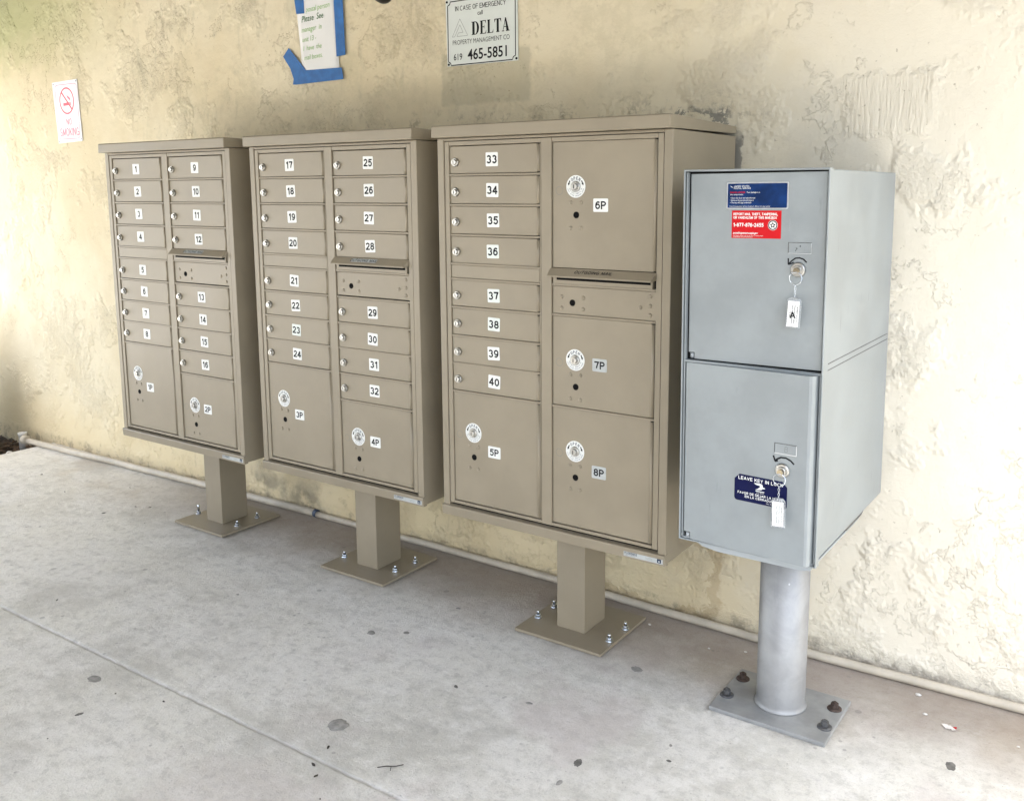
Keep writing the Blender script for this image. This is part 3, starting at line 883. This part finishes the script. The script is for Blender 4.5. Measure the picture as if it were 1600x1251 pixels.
def locker_door(z0, z1, y0, thick, notch, ang, x0, x1, cut):
    mb = MB(); w_, h = x1 - x0, z1 - z0
    prof = [(0, .0015), (.0015, 0), (w_ - cut, 0), (w_ - cut * .45, cut * .25), (w_, cut), (w_, thick), (0, thick)]
    mb.prism(prof, 'grey', 'z', notch, h)
    mb.prism([(notch, .0015), (notch + .0015, 0)] + prof[2:6] + [(notch, thick)], 'grey', 'z', 0, notch)
    mb.lathe([(.0052, .001), (.0052, notch - .002)], 'grey_dark', 'z', (notch * .55, .006, 0), n=14)
    d = obj('locker_door', mb, gl, GL(x0, y0, z0))
    d.rotation_euler = (0, R(-.35), R(ang))
    return d
up_d = locker_door(.4455, GH - .0100, .0125, .006, .015, 0, .0125, GW - .0075, .0018)
lo_d = locker_door(.0045, .4365, .0040, .034, .017, -4.2, .0110, GW - .0120, .010)
def key_lock(parent, x, z):
    mb = MB()
    mb.lathe([(.0165, 0), (.0165, -.003), (.0140, -.0062)], 'nickel', 'y', n=30)
    mb.lathe([(.0100, -.006), (.0100, -.0105), (.0090, -.0120)], 'nickel', 'y', n=24)
    return obj('lock', mb, parent, (x, 0, z))
def plate_outline(parent, x, z, wd, h, marks):
    mb = MB()
    e = .0011
    mb.box(-wd / 2, wd / 2, -.0004, 0, -h / 2, h / 2, 'grey', .0)
    for a, b, c, d in ((-wd / 2, wd / 2, h / 2 - e, h / 2), (-wd / 2, wd / 2, -h / 2, -h / 2 + e), (-wd / 2, -wd / 2 + e, -h / 2 + e, h / 2 - e), (wd / 2 - e, wd / 2, -h / 2 + e, h / 2 - e)):
        mb.box(a, b, -.0011, -.0004, c, d, 'darkbolt' if (c > 0 or a == -wd / 2 and b < 0) else 'foil', 0)  # dark top and left, bright bottom and right: relief shading painted in
    marks(mb)
    return obj('label_plate', mb, parent, (x, 0, z))
def arrow(parent, pts, wd, head):
    mb = MB()
    mb.stroke(pts, wd, 'ink', -.0004)
    for h in head: mb.stroke(h, wd if not isinstance(wd, list) else max(wd), 'ink', -.0005)
    return obj('painted_arrow', mb, parent)
# upper door furniture (door-local: subtract door origin)
ux, uz = .0125, .4455
key_lock(up_d, .270 - ux, .6640 - uz)
plate_outline(up_d, .272 - ux, .711 - uz, .052, .0245, lambda m: (m.stroke([(-.010, -.007), (-.0065, -.0005), (-.009, .0004), (-.005, -.001)], .0011, 'ink', -.0008), m.stroke([(.001, .006), (.0015, .003), (-.001, .0045)], .0015, 'ink', -.0008)))
arrow(up_d, [(.288 - ux, .6805 - uz), (.281 - ux, .6870 - uz), (.272 - ux, .6900 - uz), (.263 - ux, .6890 - uz), (.256 - ux, .6840 - uz), (.249 - ux, .6770 - uz)], .0032,
      [[(.247 - ux, .6885 - uz), (.2475 - ux, .6755 - uz), (.2485 - ux, .6750 - uz)], [(.2475 - ux, .6750 - uz), (.253 - ux, .6765 - uz), (.2595 - ux, .6800 - uz)]])
mb = MB()   # blue instruction sticker in a silver edge
mb.prism(rrect(-.0715, .0715, -.0295, .0295, .003), 'foil', 'y', -.0005, 0)
mb.flat([rrect(-.0685, .0685, -.0268, .0268, .002)], 'blue', -.0008)
Y_ = -.0011
mb.flat([[(-.0640, .0225), (-.0590, .0200), (-.0555, .0175), (-.0600, .0190)]], 'white', Y_)
mb.sans('UNITED STATES', 'white', -.054, .0208, Y_, .0034, .16, 'L')
mb.sans('POSTAL SERVICE', 'white', -.054, .0163, Y_, .0034, .16, 'L')
mb.text('PARCEL LOCKER', 'stred', -.0625, .0075, Y_, .0036, 'L', .02, .95)
mb.text('Your package is in', 'white', -.024, .0075, Y_, .0034, 'L', 0, .9)
mb.text('this compartment', 'white', -.0625, .0028, Y_, .0034, 'L', 0, .9)
for i, ln in enumerate(('Open the door and take the mail', 'Remove the parcel and close it', 'The key will stay in the lock')):
    mb.text('\u2022 ' + ln, 'white', -.0625, -.0048 - .0052 * i, Y_, .0034, 'L', 0, .9)
mb.text('If you have questions call your local post office or see your carrier', 'white', -.0635, -.0232, Y_, .0027, 'L', 0, .95)
obj('instruction_sticker', mb, up_d, (.172 - ux, 0, .8245 - uz))
mb = MB()   # red theft notice
mb.prism(rrect(-.0572, .0572, -.0308, .0308, .0008), 'stred', 'y', -.0005, 0)
Y_ = -.0008
mb.sans('REPORT MAIL THEFT, TAMPERING,', 'white', -.0535, .0228, Y_, .0058, .17, 'L', .80, 0, 0, .08)
mb.sans('OR VANDALISM OF THIS MAILBOX', 'white', -.0535, .0150, Y_, .0058, .17, 'L', .80, 0, 0, .08)
mb.sans('1-877-876-2455', 'white', -.0535, -.0012, Y_, .0086, .18, 'L', .76, 0, 0, .07)
mb.text('postalinspectors.uspis.gov', 'white', -.0535, -.0188, Y_, .0046, 'L', .022, .88, .2)
mb.text('DAMAGING A MAILBOX OR STEALING MAIL IS A FEDERAL CRIME', 'white', -.0535, -.0252, Y_, .0018, 'L', 0, .98)
mb.text('PUNISHABLE BY FINE AND IMPRISONMENT', 'white', -.0535, -.0280, Y_, .0018, 'L', 0, .98)
mb.flat([circ(.0385, -.0012, .0112, 30)], 'white', Y_)
annulus(mb, .0385, -.0012, .0082, .0104, 'ink', Y_ - .0003, 30)
st = [(.0385 + (.0076 if k % 2 == 0 else .0034) * math.cos(R(90 + 36 * k)), -.0012 + (.0076 if k % 2 == 0 else .0034) * math.sin(R(90 + 36 * k))) for k in range(10)]
for k in range(10): mb.flat([[(.0385, -.0012), st[k], st[(k + 1) % 10]]], 'ink', Y_ - .0003)
annulus(mb, .0385, -.0012, .0, .0022, 'white', Y_ - .0006, 12)
obj('theft_notice_sticker', mb, up_d, (.1715 - ux, 0, .7610 - uz))
mb = MB()   # old ink scrawl, sideways
mb.text('Thompson', 'grey_dark', 0, 0, -.0003, .0030, 'C', -.005, 1.5, .2, R(90))
obj('ink_scrawl', mb, up_d, (.2475 - ux, 0, .760 - uz))
# lower door furniture
lx, lz = .0110, .0045
key_lock(lo_d, .259 - lx, .2170 - lz)
plate_outline(lo_d, .264 - lx, .2660 - lz, .052, .0240, lambda m: m.sans('B', 'greyink', .002, 0, -.0008, .0130, .08, 'C', .9, .08))
arrow(lo_d, [(.285 - lx, .2350 - lz), (.277 - lx, .2420 - lz), (.266 - lx, .2465 - lz), (.254 - lx, .2460 - lz), (.246 - lx, .2415 - lz), (.241 - lx, .2365 - lz)], .0040,
      [[(.236 - lx, .2480 - lz), (.2405 - lx, .2360 - lz), (.243 - lx, .2350 - lz)], [(.241 - lx, .2360 - lz), (.247 - lx, .2372 - lz)]])
mb = MB()   # navy leave-key sticker with cut corners
wd, h = .0640, .0315
mb.prism([(-wd + .012, h), (wd - .012, h), (wd, h - .012), (wd, -h + .006), (wd - .002, -h + .002), (wd - .006, -h), (-wd + .006, -h), (-wd + .002, -h + .002), (-wd, -h + .006), (-wd, h - .012)], 'navy', 'y', -.0005, 0)
Y_ = -.0008
mb.sans('LEAVE KEY IN LOCK', 'white', 0, .0232, Y_, .0080, .17, 'C', 1.0)
eagle = [[(-.016, .0160), (-.004, .0175), (.004, .0165), (.006, .0125), (.002, .0090), (-.002, .0120), (-.010, .0130)],
         [(.000, .0100), (.006, .0125), (.0062, .0060), (.003, .0030), (-.006, .0015), (-.012, .0010), (-.005, .0050)],
         [(.006, .0100), (.0125, .0078), (.0075, .0055)]]
mb.flat(eagle, 'white', Y_)
mb.flat([[(-.011, -.0006), (.010, -.0006), (.010, -.0024), (-.011, -.0024)]], 'white', Y_ - .0001)
mb.text('U.S. MAIL', 'greytag', 0, -.0050, Y_, .0034, 'C', .01, 1.0)
mb.sans('FAVOR DE DEJAR LA LLAVE', 'white', 0, -.0118, Y_, .0058, .17, 'C', 1.0)
mb.sans('EN LA CERRADURA', 'white', 0, -.0195, Y_, .0058, .17, 'C', 1.0)
mb.text('DEC. 81, U.S.', 'white', .026, -.0265, Y_, .0028, 'C', 0, 1.0)
obj('leave_key_sticker', mb, lo_d, (.2070 - lx, 0, .1590 - lz))

# post, foot plate and bolts
mb = MB()
mb.lathe([(.0650, .0120), (.0690, .0122), (.0665, .016), (.0638, .021), (PR, .028), (PR, GZ - .004)], 'galv', 'z', n=56)
obj('post', mb, gl)
mb = MB()
mb.box(2.6528 - PX, 2.9622 - PX, -.0189 - PY, .2142 - PY, 0, .0118, 'plate', .0022)
obj('foot_plate', mb, gl)
for (bx, by), mm, lab in (((2.673, .058), 'darkbolt', None), ((2.678, .161), 'rust', None), ((2.936, .151), 'rust', 'brown rusted bolt'), ((2.940, .052), 'darkbolt', None)):
    mb = MB()
    mb.lathe([(.0190, .0119), (.0185, .0140), (.0130, .0165)], mm, 'z', n=24)
    hex_prism(mb, .0105, .0166, .0285, mm)
    mb.lathe([(.0050, .0286), (.0045, .0320)], mm, 'z', n=12)
    obj('anchor_bolt', mb, gl, (bx - PX, by - PY, 0), random.random(), lab)

# ------------------------------------------------------------------ keys left in the two locks
def key_ring(label, loc, white, ang, letter):
    t = thing('key_ring', label, 'key ring', loc, 0, None)
    mb = MB()
    mb.prism([(-.0062, -.004), (.0062, -.004), (.0068, .004), (0, .0075), (-.0068, .004)], 'brass', 'y', -.004, -.0025, .0004)
    mb.box(-.0018, .0018, -.0026, .006, -.003, .004, 'brass')
    k = obj('key', mb, t)
    k.rotation_euler = (0, R(20), 0)
    mb = MB()
    mb.tube([(.0138 * math.cos(2 * math.pi * k / 30), -.0042 + .002 * math.sin(4 * math.pi * k / 30), -.0165 + .0138 * math.sin(2 * math.pi * k / 30)) for k in range(30)], .0009, 'chrome', 8, True)
    obj('ring', mb, t)
    mb = MB()
    for q in range(5):
        zc = -.033 - .0055 * q
        pl = [((.0021 * math.cos(a) if q % 2 else 0), -.0042 + (0 if q % 2 else .0021 * math.cos(a)), zc + .0036 * math.sin(a)) for a in [2 * math.pi * i / 12 for i in range(12)]]
        mb.tube(pl, .0005, 'chrome', 6, True)
    obj('chain', mb, t)
    h, wd = .066, .0305
    mb = MB()
    pts = [(-wd / 2, -h), (wd / 2, -h), (wd / 2, -.006), (wd / 2 - .006, 0), (-wd / 2 + .006, 0), (-wd / 2, -.006)]
    mb.prism(pts, 'acrylic', 'y', -.0030, .0030, .0006)
    tg = obj('clear_fob', mb, t, (0, -.0042, -.058))
    tg.rotation_euler = (R(-2), R(ang), 0)
    mb = MB()
    mb.box(-wd / 2 + .0028, wd / 2 - .0028, -.0038, -.0032, -h + .003, -.0075, 'paper')
    yy = -.0041
    for i, ln in enumerate(('PROPERTY OF U.S. P.S.', 'If found drop in any mailbox', 'Return Postage Guaranteed', 'P.O. Box')):
        if white and i == 3: continue
        mb.text(ln, 'ink' if not white else 'greyink', wd / 2 - .0065 - i * .0052, -.0365, yy, .0031, 'C', .02, .84, 0, R(-90))
    if letter: mb.sans(letter, 'ink', -.001, -.038, yy - .0003, .0165, .17, 'C', 1.0, 0, R(6))
    obj('paper_insert', mb, tg)
    return t
kz = GZ + .6640
key_ring('key ring with a clear fob marked A hanging from the upper locker lock',
         (GX + .270 + GT * .75, GY + .0005, kz), False, 1.5, 'A')
sinA, cosA = math.sin(R(4.2)), math.cos(R(4.2))
key_ring('key ring with a bright white fob hanging from the lower locker lock',
         (GX + .011 + (.259 - .011) * cosA + GT * .24 - .0122 * sinA, GY + .004 - (.259 - .011) * sinA - .0122 * cosA - .002, GZ + .2170), True, -2.0, None)

# ------------------------------------------------------------------ things on the wall
YS = YW - .0045
t = thing('no_smoking_sign', 'small white no smoking sign with red circle on the wall', 'sign', (-1.035, YS, 1.7645))
mb = MB()
cor = [(-1.155 + 1.035, 1.911 - 1.7645), (-.931 + 1.035, 1.916 - 1.7645), (-.919 + 1.035, 1.618 - 1.7645), (-1.135 + 1.035, 1.611 - 1.7645)]
mb.prism(cor, 'signwhite2', 'y', 0, .003)
obj('sign_sheet', mb, t)
mb = MB()
Y_ = -.0006
q = .095
o_ = rrect(-.096, .099, -.133, .132, .018)
mb.stroke(o_ + [o_[0]], .0030, 'pink', Y_)
annulus(mb, .002, .052, .058, .0655, 'red', Y_, 44)
mb.stroke([(-.040, .094), (.044, .010)], .0085, 'red', Y_)
mb.flat([[(-.030, .028), (.022, .030), (.022, .044), (-.030, .042)]], 'red', Y_ - .0002)
mb.flat([[(.0245, .030), (.0265, .030), (.0265, .044), (.0245, .044)], [(.029, .030), (.036, .030), (.036, .044), (.029, .044)]], 'red', Y_)
mb.stroke([(.034, .050), (.030, .060), (.020, .066), (.010, .072), (.006, .082)], [.004, .010, .011, .008, .003], 'pink', Y_)
mb.sans('NO', 'pink', .010, -.050, Y_, .032, .13, 'C', .85)
mb.sans('SMOKING', 'pink', .008, -.100, Y_, .040, .115, 'C', .76, 0, 0, .12)
obj('sign_print', mb, t)
mb = MB()
for p in ((-.110, .137), (.094, .142), (.106, -.136), (-.092, -.143)): mb.lathe([(.003, 0), (.0022, -.0015)], 'darkbolt', 'y', (p[0], 0, p[1]), 10)
obj('screw', mb, t)

t = thing('taped_note', 'handwritten green note on white paper stuck up with blue tape', 'note', (.78, YS, 1.95))
ox, oz = .78, 1.95
F = lambda pts: [(a - ox, b - oz) for a, b in pts]
mb = MB()      # paper: a gently buckled sheet
nx, nz = 10, 16
c0, c1, c2, c3 = (.652, 2.115), (.866, 2.110), (.882, 1.834), (.680, 1.815)
g = []
for i in range(nx + 1):
    row = []
    for j in range(nz + 1):
        u, v = i / nx, j / nz
        a = (c0[0] * (1 - u) + c1[0] * u) * (1 - v) + (c3[0] * (1 - u) + c2[0] * u) * v
        b = (c0[1] * (1 - u) + c1[1] * u) * (1 - v) + (c3[1] * (1 - u) + c2[1] * u) * v
        row.append(mb.bm.verts.new((a - ox, -.0012 - .0020 * math.sin(3.1 * u) * math.sin(2.2 * v + .4), b - oz)))
    g.append(row)
fs = [mb.bm.faces.new((g[i][j], g[i][j + 1], g[i + 1][j + 1], g[i + 1][j])) for i in range(nx) for j in range(nz)]
mb._tag(fs, 'paper', True)
mb.bm.normal_update()
ext = bmesh.ops.extrude_face_region(mb.bm, geom=fs)
for v in [e for e in ext['geom'] if isinstance(e, bmesh.types.BMVert)]: v.co.y -= .0003
bmesh.ops.recalc_face_normals(mb.bm, faces=mb.bm.faces)
obj('paper', mb, t)
mb = MB()
for ln, xx, zz, hh, m in (('postal person', .712, 2.066, .021, 'green1'), ('Please  See', .686, 2.032, .024, 'green2'), ('manager  in', .684, 1.992, .021, 'green1'),
                          ('unit 13 -', .686, 1.955, .020, 'green1'), ('I  have  the', .690, 1.921, .020, 'green1'), ('mail boxes.', .693, 1.886, .020, 'green1')):
    mb.text(ln, m, xx - ox, zz - oz, -.0048, hh, 'L', -.006 if m == 'green1' else .002, .84, .22, R(3), .02)
obj('handwriting', mb, t)
for pts, yy in (([(.640, 2.16), (.700, 2.16), (.702, 2.053), (.657, 2.055)], -.0040), ([(.862, 2.16), (.912, 2.16), (.9145, 2.082), (.920, 1.879), (.872, 1.876), (.866, 2.087)], -.0050),
                ([(.605, 1.931), (.570, 1.900), (.610, 1.850), (.632, 1.795), (.690, 1.800), (.701, 1.836)], -.0040), ([(.640, 1.7865), (.622, 1.788), (.634, 1.834), (.701, 1.838), (.898, 1.834), (.905, 1.790)], -.0052)):
    mb = MB()
    mb.prism(F(pts), 'tape', 'y', yy, yy + .0005)
    obj('tape_strip', mb, t)

t = thing('emergency_sign', 'white property sign with black border and phone number above the widest mailbox cluster', 'sign', (1.566, YS, 1.92))
ox, oz = 1.566, 1.92
mb = MB()
mb.prism(F([(1.4105, 2.0225), (1.7165, 2.0215), (1.7190, 1.7970), (1.4150, 1.7985)]), 'signwhite', 'y', 0, .003)
obj('sign_sheet', mb, t)
mb = MB()
Y_ = -.0006
def notch_rect(a, b, c, d, r):
    p = []
    for cx, cz, s0 in ((b, d, 270), (a, d, 360), (a, c, 90), (b, c, 180)):
        for k in range(6):
            ang = R(s0 - 90 * k / 5) if True else 0
            p.append((cx + r * math.cos(ang), cz + r * math.sin(ang)))
    return p
nr = notch_rect(-.146, .143, -.1190, .0950, .012)
mb.stroke(nr + [nr[0]], .0034, 'ink', Y_)
mb.sans('IN CASE OF EMERGENCY', 'ink', -.004, .0695, Y_, .0165, .115, 'C', .90, 0, 0, .10)
mb.text('call', 'ink', -.004, .0475, Y_, .0150, 'C', .006, .90)
# the open triangle emblem
tri = lambda p: (-.1265 + p[0] * .068, -.0235 + p[1] * .058)
loop = [(0, 0), (.50, 1), (1, 0), (.30, 0), (.40, .20), (.70, .20), (.50, .66), (.16, 0)]
for a, b in zip(loop, loop[1:] + loop[:1]): mb.stroke([tri(a), tri(b)], .0011, 'greyink', Y_)
# DELTA in a bold serif drawn stroke by stroke
def serif(mb, ch, x, z, w_, h, m, y):
    T, tn, sf = w_ * .30, h * .055, w_ * .09
    bx = lambda a, b, c, d: mb.flat([[(x + a, z + c), (x + b, z + c), (x + b, z + d), (x + a, z + d)]], m, y)
    if ch in 'DEL':
        bx(.10 * w_, .10 * w_ + T, 0, h); bx(0, .10 * w_, 0, tn); bx(.10 * w_ + T, .10 * w_ + T + sf, 0, tn)
        bx(0, .10 * w_, h - tn, h); bx(.10 * w_ + T, .10 * w_ + T + sf, h - tn, h)
    if ch == 'D':
        cx = .46 * w_; n = 12
        for k in range(n):
            a0, a1 = R(-90 + 180 * k / n), R(-90 + 180 * (k + 1) / n)
            o = lambda a: (x + cx + .52 * w_ * math.cos(a), z + h / 2 + h / 2 * math.sin(a)); i = lambda a: (x + cx + .24 * w_ * math.cos(a), z + h / 2 + (h / 2 - tn) * math.sin(a))
            mb.flat([[o(a0), o(a1), i(a1), i(a0)]], m, y)
    if ch in 'EL':
        b0 = .10 * w_ + T + sf
        bx(b0, .92 * w_, 0, tn); mb.flat([[(x + .92 * w_, z), (x + .96 * w_, z + h * .28), (x + .80 * w_, z + tn)]], m, y)
        if ch == 'E':
            bx(b0, .88 * w_, h - tn, h); mb.flat([[(x + .90 * w_, z + h), (x + .90 * w_, z + h * .74), (x + .76 * w_, z + h - tn)]], m, y)
            bx(.10 * w_ + T, .68 * w_, h * .49, h * .49 + tn); mb.flat([[(x + .68 * w_, z + h * .36), (x + .68 * w_, z + h * .68), (x + .58 * w_, z + h * .52)]], m, y)
    if ch == 'T':
        bx(.5 * w_ - T / 2, .5 * w_ + T / 2, 0, h - tn); bx(.5 * w_ - T / 2 - sf, .5 * w_ - T / 2, 0, tn); bx(.5 * w_ + T / 2, .5 * w_ + T / 2 + sf, 0, tn)
        bx(.02 * w_, .98 * w_, h - tn, h)
        mb.flat([[(x, z + h * .70), (x + .03 * w_, z + h), (x + .2 * w_, z + h - tn)], [(x + w_, z + h * .70), (x + .97 * w_, z + h), (x + .8 * w_, z + h - tn)]], m, y)
    if ch == 'A':
        mb.flat([[(x + .42 * w_, z + h), (x + .56 * w_, z + h), (x + .96 * w_, z + tn), (x + .62 * w_, z + tn)]], m, y)
        mb.flat([[(x + .12 * w_, z + tn), (x + .19 * w_, z + tn), (x + .50 * w_, z + h * .86), (x + .44 * w_, z + h * .95)]], m, y - .0001)
        bx(.26 * w_, .66 * w_, h * .30, h * .30 + tn); bx(0, .32 * w_, 0, tn); bx(.54 * w_, 1.05 * w_, 0, tn)
xx = -.0415
for ch, wd in (('D', .036), ('E', .031), ('L', .030), ('T', .032), ('A', .033)):
    serif(mb, ch, xx, -.0245, wd * .92, .044, 'ink', Y_); xx += wd
mb.text('PROPERTY MANAGEMENT CO', 'ink', -.003, -.0430, Y_, .0165, 'C', -.006, .80)
mb.text('619', 'ink', -.1030, -.0915, Y_, .0225, 'C', .006, .85)
mb.text('465-5851', 'ink', .0235, -.0870, Y_, .0365, 'C', .016, .92)
obj('sign_print', mb, t)
for p in ((-.149, .0955), (.1435, .0950), (.1465, -.1165), (-.1445, -.1155)):
    mb = MB(); mb.lathe([(.0042, 0), (.0038, -.0020), (.001, -.0026)], 'ink', 'y', n=12)
    obj('screw', mb, t, (p[0], 0, p[1]))

mb = MB()
mb.lathe([(.045, .006), (.047, -.004), (.044, -.020), (.030, -.030), (.012, -.034)], 'blackplastic', 'y', n=36)
for k in range(8):
    a = R(45 * k); mb.box(.030 * math.cos(a) - .002, .030 * math.cos(a) + .002, -.0335, -.026, .030 * math.sin(a) - .002, .030 * math.sin(a) + .002, 'blackplastic')
tag(obj('wall_fitting', mb, None, (1.125, YS, 2.089)), 'round black plastic fitting high on the wall between the two notices', 'wall fitting')
mb = MB()
mb.prism([(1.335, 2.0750), (1.404, 2.0745), (1.404, 2.30), (1.335, 2.30)], 'paper', 'y', YS, YS + .002)
tag(obj('notice_sheet', mb), 'white notice sheet whose lower edge shows beside the property sign at the top', 'notice')

# ------------------------------------------------------------------ pipe along the wall foot
t = thing('wall_pipe', 'cream painted pipe lying along the foot of the stucco wall', 'pipe', (.667, .434, .017))
ctrl = [(-1.545, .362), (-1.2, .374), (-.62, .398), (0, .416), (.667, .432), (1.3, .434), (1.87, .432), (2.4, .414), (2.79, .404), (3.35, .420), (4.2, .43), (5.5, .43)]
def pipe_y(x):
    for (a, b), (c, d) in zip(ctrl, ctrl[1:]):
        if a <= x <= c:
            u = (x - a) / (c - a); u = u * u * (3 - 2 * u); return b + (d - b) * u
def run(x0, x1, r):
    n = int((x1 - x0) / .06) + 1
    return [(x0 + (x1 - x0) * k / n - .667, pipe_y(x0 + (x1 - x0) * k / n) - .434, .0005 * math.sin(k * .7) + (r - .017) + .001) for k in range(n + 1)]
mb = MB(); mb.tube(run(-1.545, .66, .0160), .0160, 'pipe', 16); obj('pipe_run', mb, t)
mb = MB(); mb.tube(run(.674, 5.5, .0125), .0125, 'pipe', 16); obj('pipe_run', mb, t)
mb = MB(); mb.tube([(-.007, -.002, 0), (.007, -.002, 0)], .0170, 'clamp', 20); obj('coupling', mb, t)
mb = MB(); mb.tube([(-1.575 - .667, .360 - .434, .0025), (-1.570 - .667, .360 - .434, .0025), (-1.530 - .667, .362 - .434, .0025)], [.017, .0245, .0245], 'pipe', 20); obj('end_cap', mb, t)

# ------------------------------------------------------------------ small things on the floor
def blob(name, x, y, r, m, h=.0016, seed=0, ar=1.4):
    rn = random.Random(seed); mb = MB(); n = 18; a0 = rn.random() * 6.28
    rs = [r * (1 + .22 * math.sin(k / n * 12.57 + a0) * rn.random() + rn.uniform(-.10, .10)) for k in range(n)]
    ph = rn.random() * 3.14
    def P(k, s):
        a = 2 * math.pi * k / n; u, v = rs[k] * s * math.cos(a) * ar, rs[k] * s * math.sin(a)
        return (u * math.cos(ph) - v * math.sin(ph), u * math.sin(ph) + v * math.cos(ph))
    rings = [[mb.bm.verts.new((*P(k, s), z)) for k in range(n)] for s, z in ((1, .0001), (.82, h * .8), (.45, h))]
    fs = []
    for A, B in zip(rings, rings[1:]):
        fs += [mb.bm.faces.new((A[k], A[(k + 1) % n], B[(k + 1) % n], B[k])) for k in range(n)]
    fs.append(mb.bm.faces.new(rings[-1]))
    mb._tag(fs, m, True)
    return obj(name, mb, None, (x, y, 0))
for i, (x, y, r) in enumerate(((2.485, -.408, .013), (2.396, .062, .017), (2.238, -.257, .008), (3.235, .076, .015), (1.598, -.199, .014), (1.690, -.138, .010), (1.276, -.959, .009), (2.488, -.497, .009),
                               (1.718, .085, .008), (2.664, -.28, .006), (1.02, -.25, .006), (1.139, -.836, .021), (2.02, -.30, .007), (2.64, -.22, .005))):
    tag(blob('gum_spot', x, y, r * .8, ('gum', 'gum_pale', 'gum_pale')[i % 3], .0008, i + 1), 'dark flattened gum spot on the concrete floor', 'gum spot', 'gum spots on the floor')
tag(blob('floor_scab', 1.884, -.616, .026, 'gum_pale', .003, 77, 1.2), 'large dark crusty patch stuck to the floor in front of the widest mailbox cluster', 'patch')
def leaf(x, y, l, wd, a, seed):
    rn = random.Random(seed); mb = MB()
    pts = [(-l, 0), (-l * .4, wd), (l * .35, wd * .8), (l, 0), (l * .3, -wd), (-l * .5, -wd * .7)]
    vs = [mb.bm.verts.new((p[0], p[1], .0015 + rn.uniform(0, .004))) for p in pts]; c = mb.bm.verts.new((0, 0, .0012))
    fs = [mb.bm.faces.new((c, vs[k], vs[(k + 1) % 6])) for k in range(6)]
    mb._tag(fs, 'leaf')
    return obj('leaf_fragment', mb, None, (x, y, 0), a)
for i, (x, y, l) in enumerate(((-.127, -.042, .012), (-.088, .080, .010), (.132, -.020, .008), (-.027, .111, .009), (-.198, -.282, .007), (1.962, -.771, .010), (1.999, -.797, .009), (1.938, -.700, .009),
                               (1.413, -.801, .006), (1.320, -1.067, .004), (1.266, -.85, .005), (-.9, .10, .008), (-.55, .02, .006), (-.35, .22, .007), (.55, -.62, .005), (2.07, -.85, .004))):
    tag(leaf(x, y, l, l * .38, random.random() * 3.1, i), 'tiny dark dry leaf fragment on the concrete floor', 'leaf', 'leaf fragments on the floor')
mb = MB()
rn = random.Random(2)
mb.tube([(-.03, -.006, .002), (-.01, -.001, .003), (.012, .002, .002), (.03, .010, .002)], .0011, 'leaf', 6)
mb.tube([(.002, .001, .003), (.004, -.016, .002)], .0008, 'leaf', 6)
tag(obj('twig', mb, None, (2.119, -.672, 0), .5), 'small thin dark forked twig on the floor near the slab joint', 'twig')
t = thing('wrapper_scrap', 'torn white and red wrapper scrap on the floor near the wall', 'litter', (3.205, .242, 0))
mb = MB()
for k in range(5):
    a = rn.random() * 6.28; c = (rn.uniform(-.016, .010), rn.uniform(-.008, .008))
    mb.bm.faces.new([mb.bm.verts.new((c[0] + .010 * math.cos(a + q * 1.57) * rn.uniform(.5, 1.2), c[1] + .007 * math.sin(a + q * 1.57), .001 + rn.uniform(0, .006))) for q in range(4)])
mb._tag(mb.bm.faces, 'litter'); obj('paper_scrap', mb, t)
mb = MB()
mb.bm.faces.new([mb.bm.verts.new(p) for p in ((.004, -.006, .004), (.015, -.004, .006), (.014, .005, .007), (.005, .004, .005))])
mb._tag(mb.bm.faces, 'stred'); obj('red_scrap', mb, t)
for i, (x, y, s) in enumerate(((3.102, .363, .008), (3.137, .274, .006), (3.36, .25, .004), (2.62, .33, .005), (2.30, .33, .005), (3.19, .25, .005), (2.52, .29, .004))):
    tag(pebble((x, y, s * .35), (s, s * .75, s * .4), 30 + i), 'pale plaster crumb fallen on the floor near the wall', 'crumb', 'plaster crumbs near the wall')
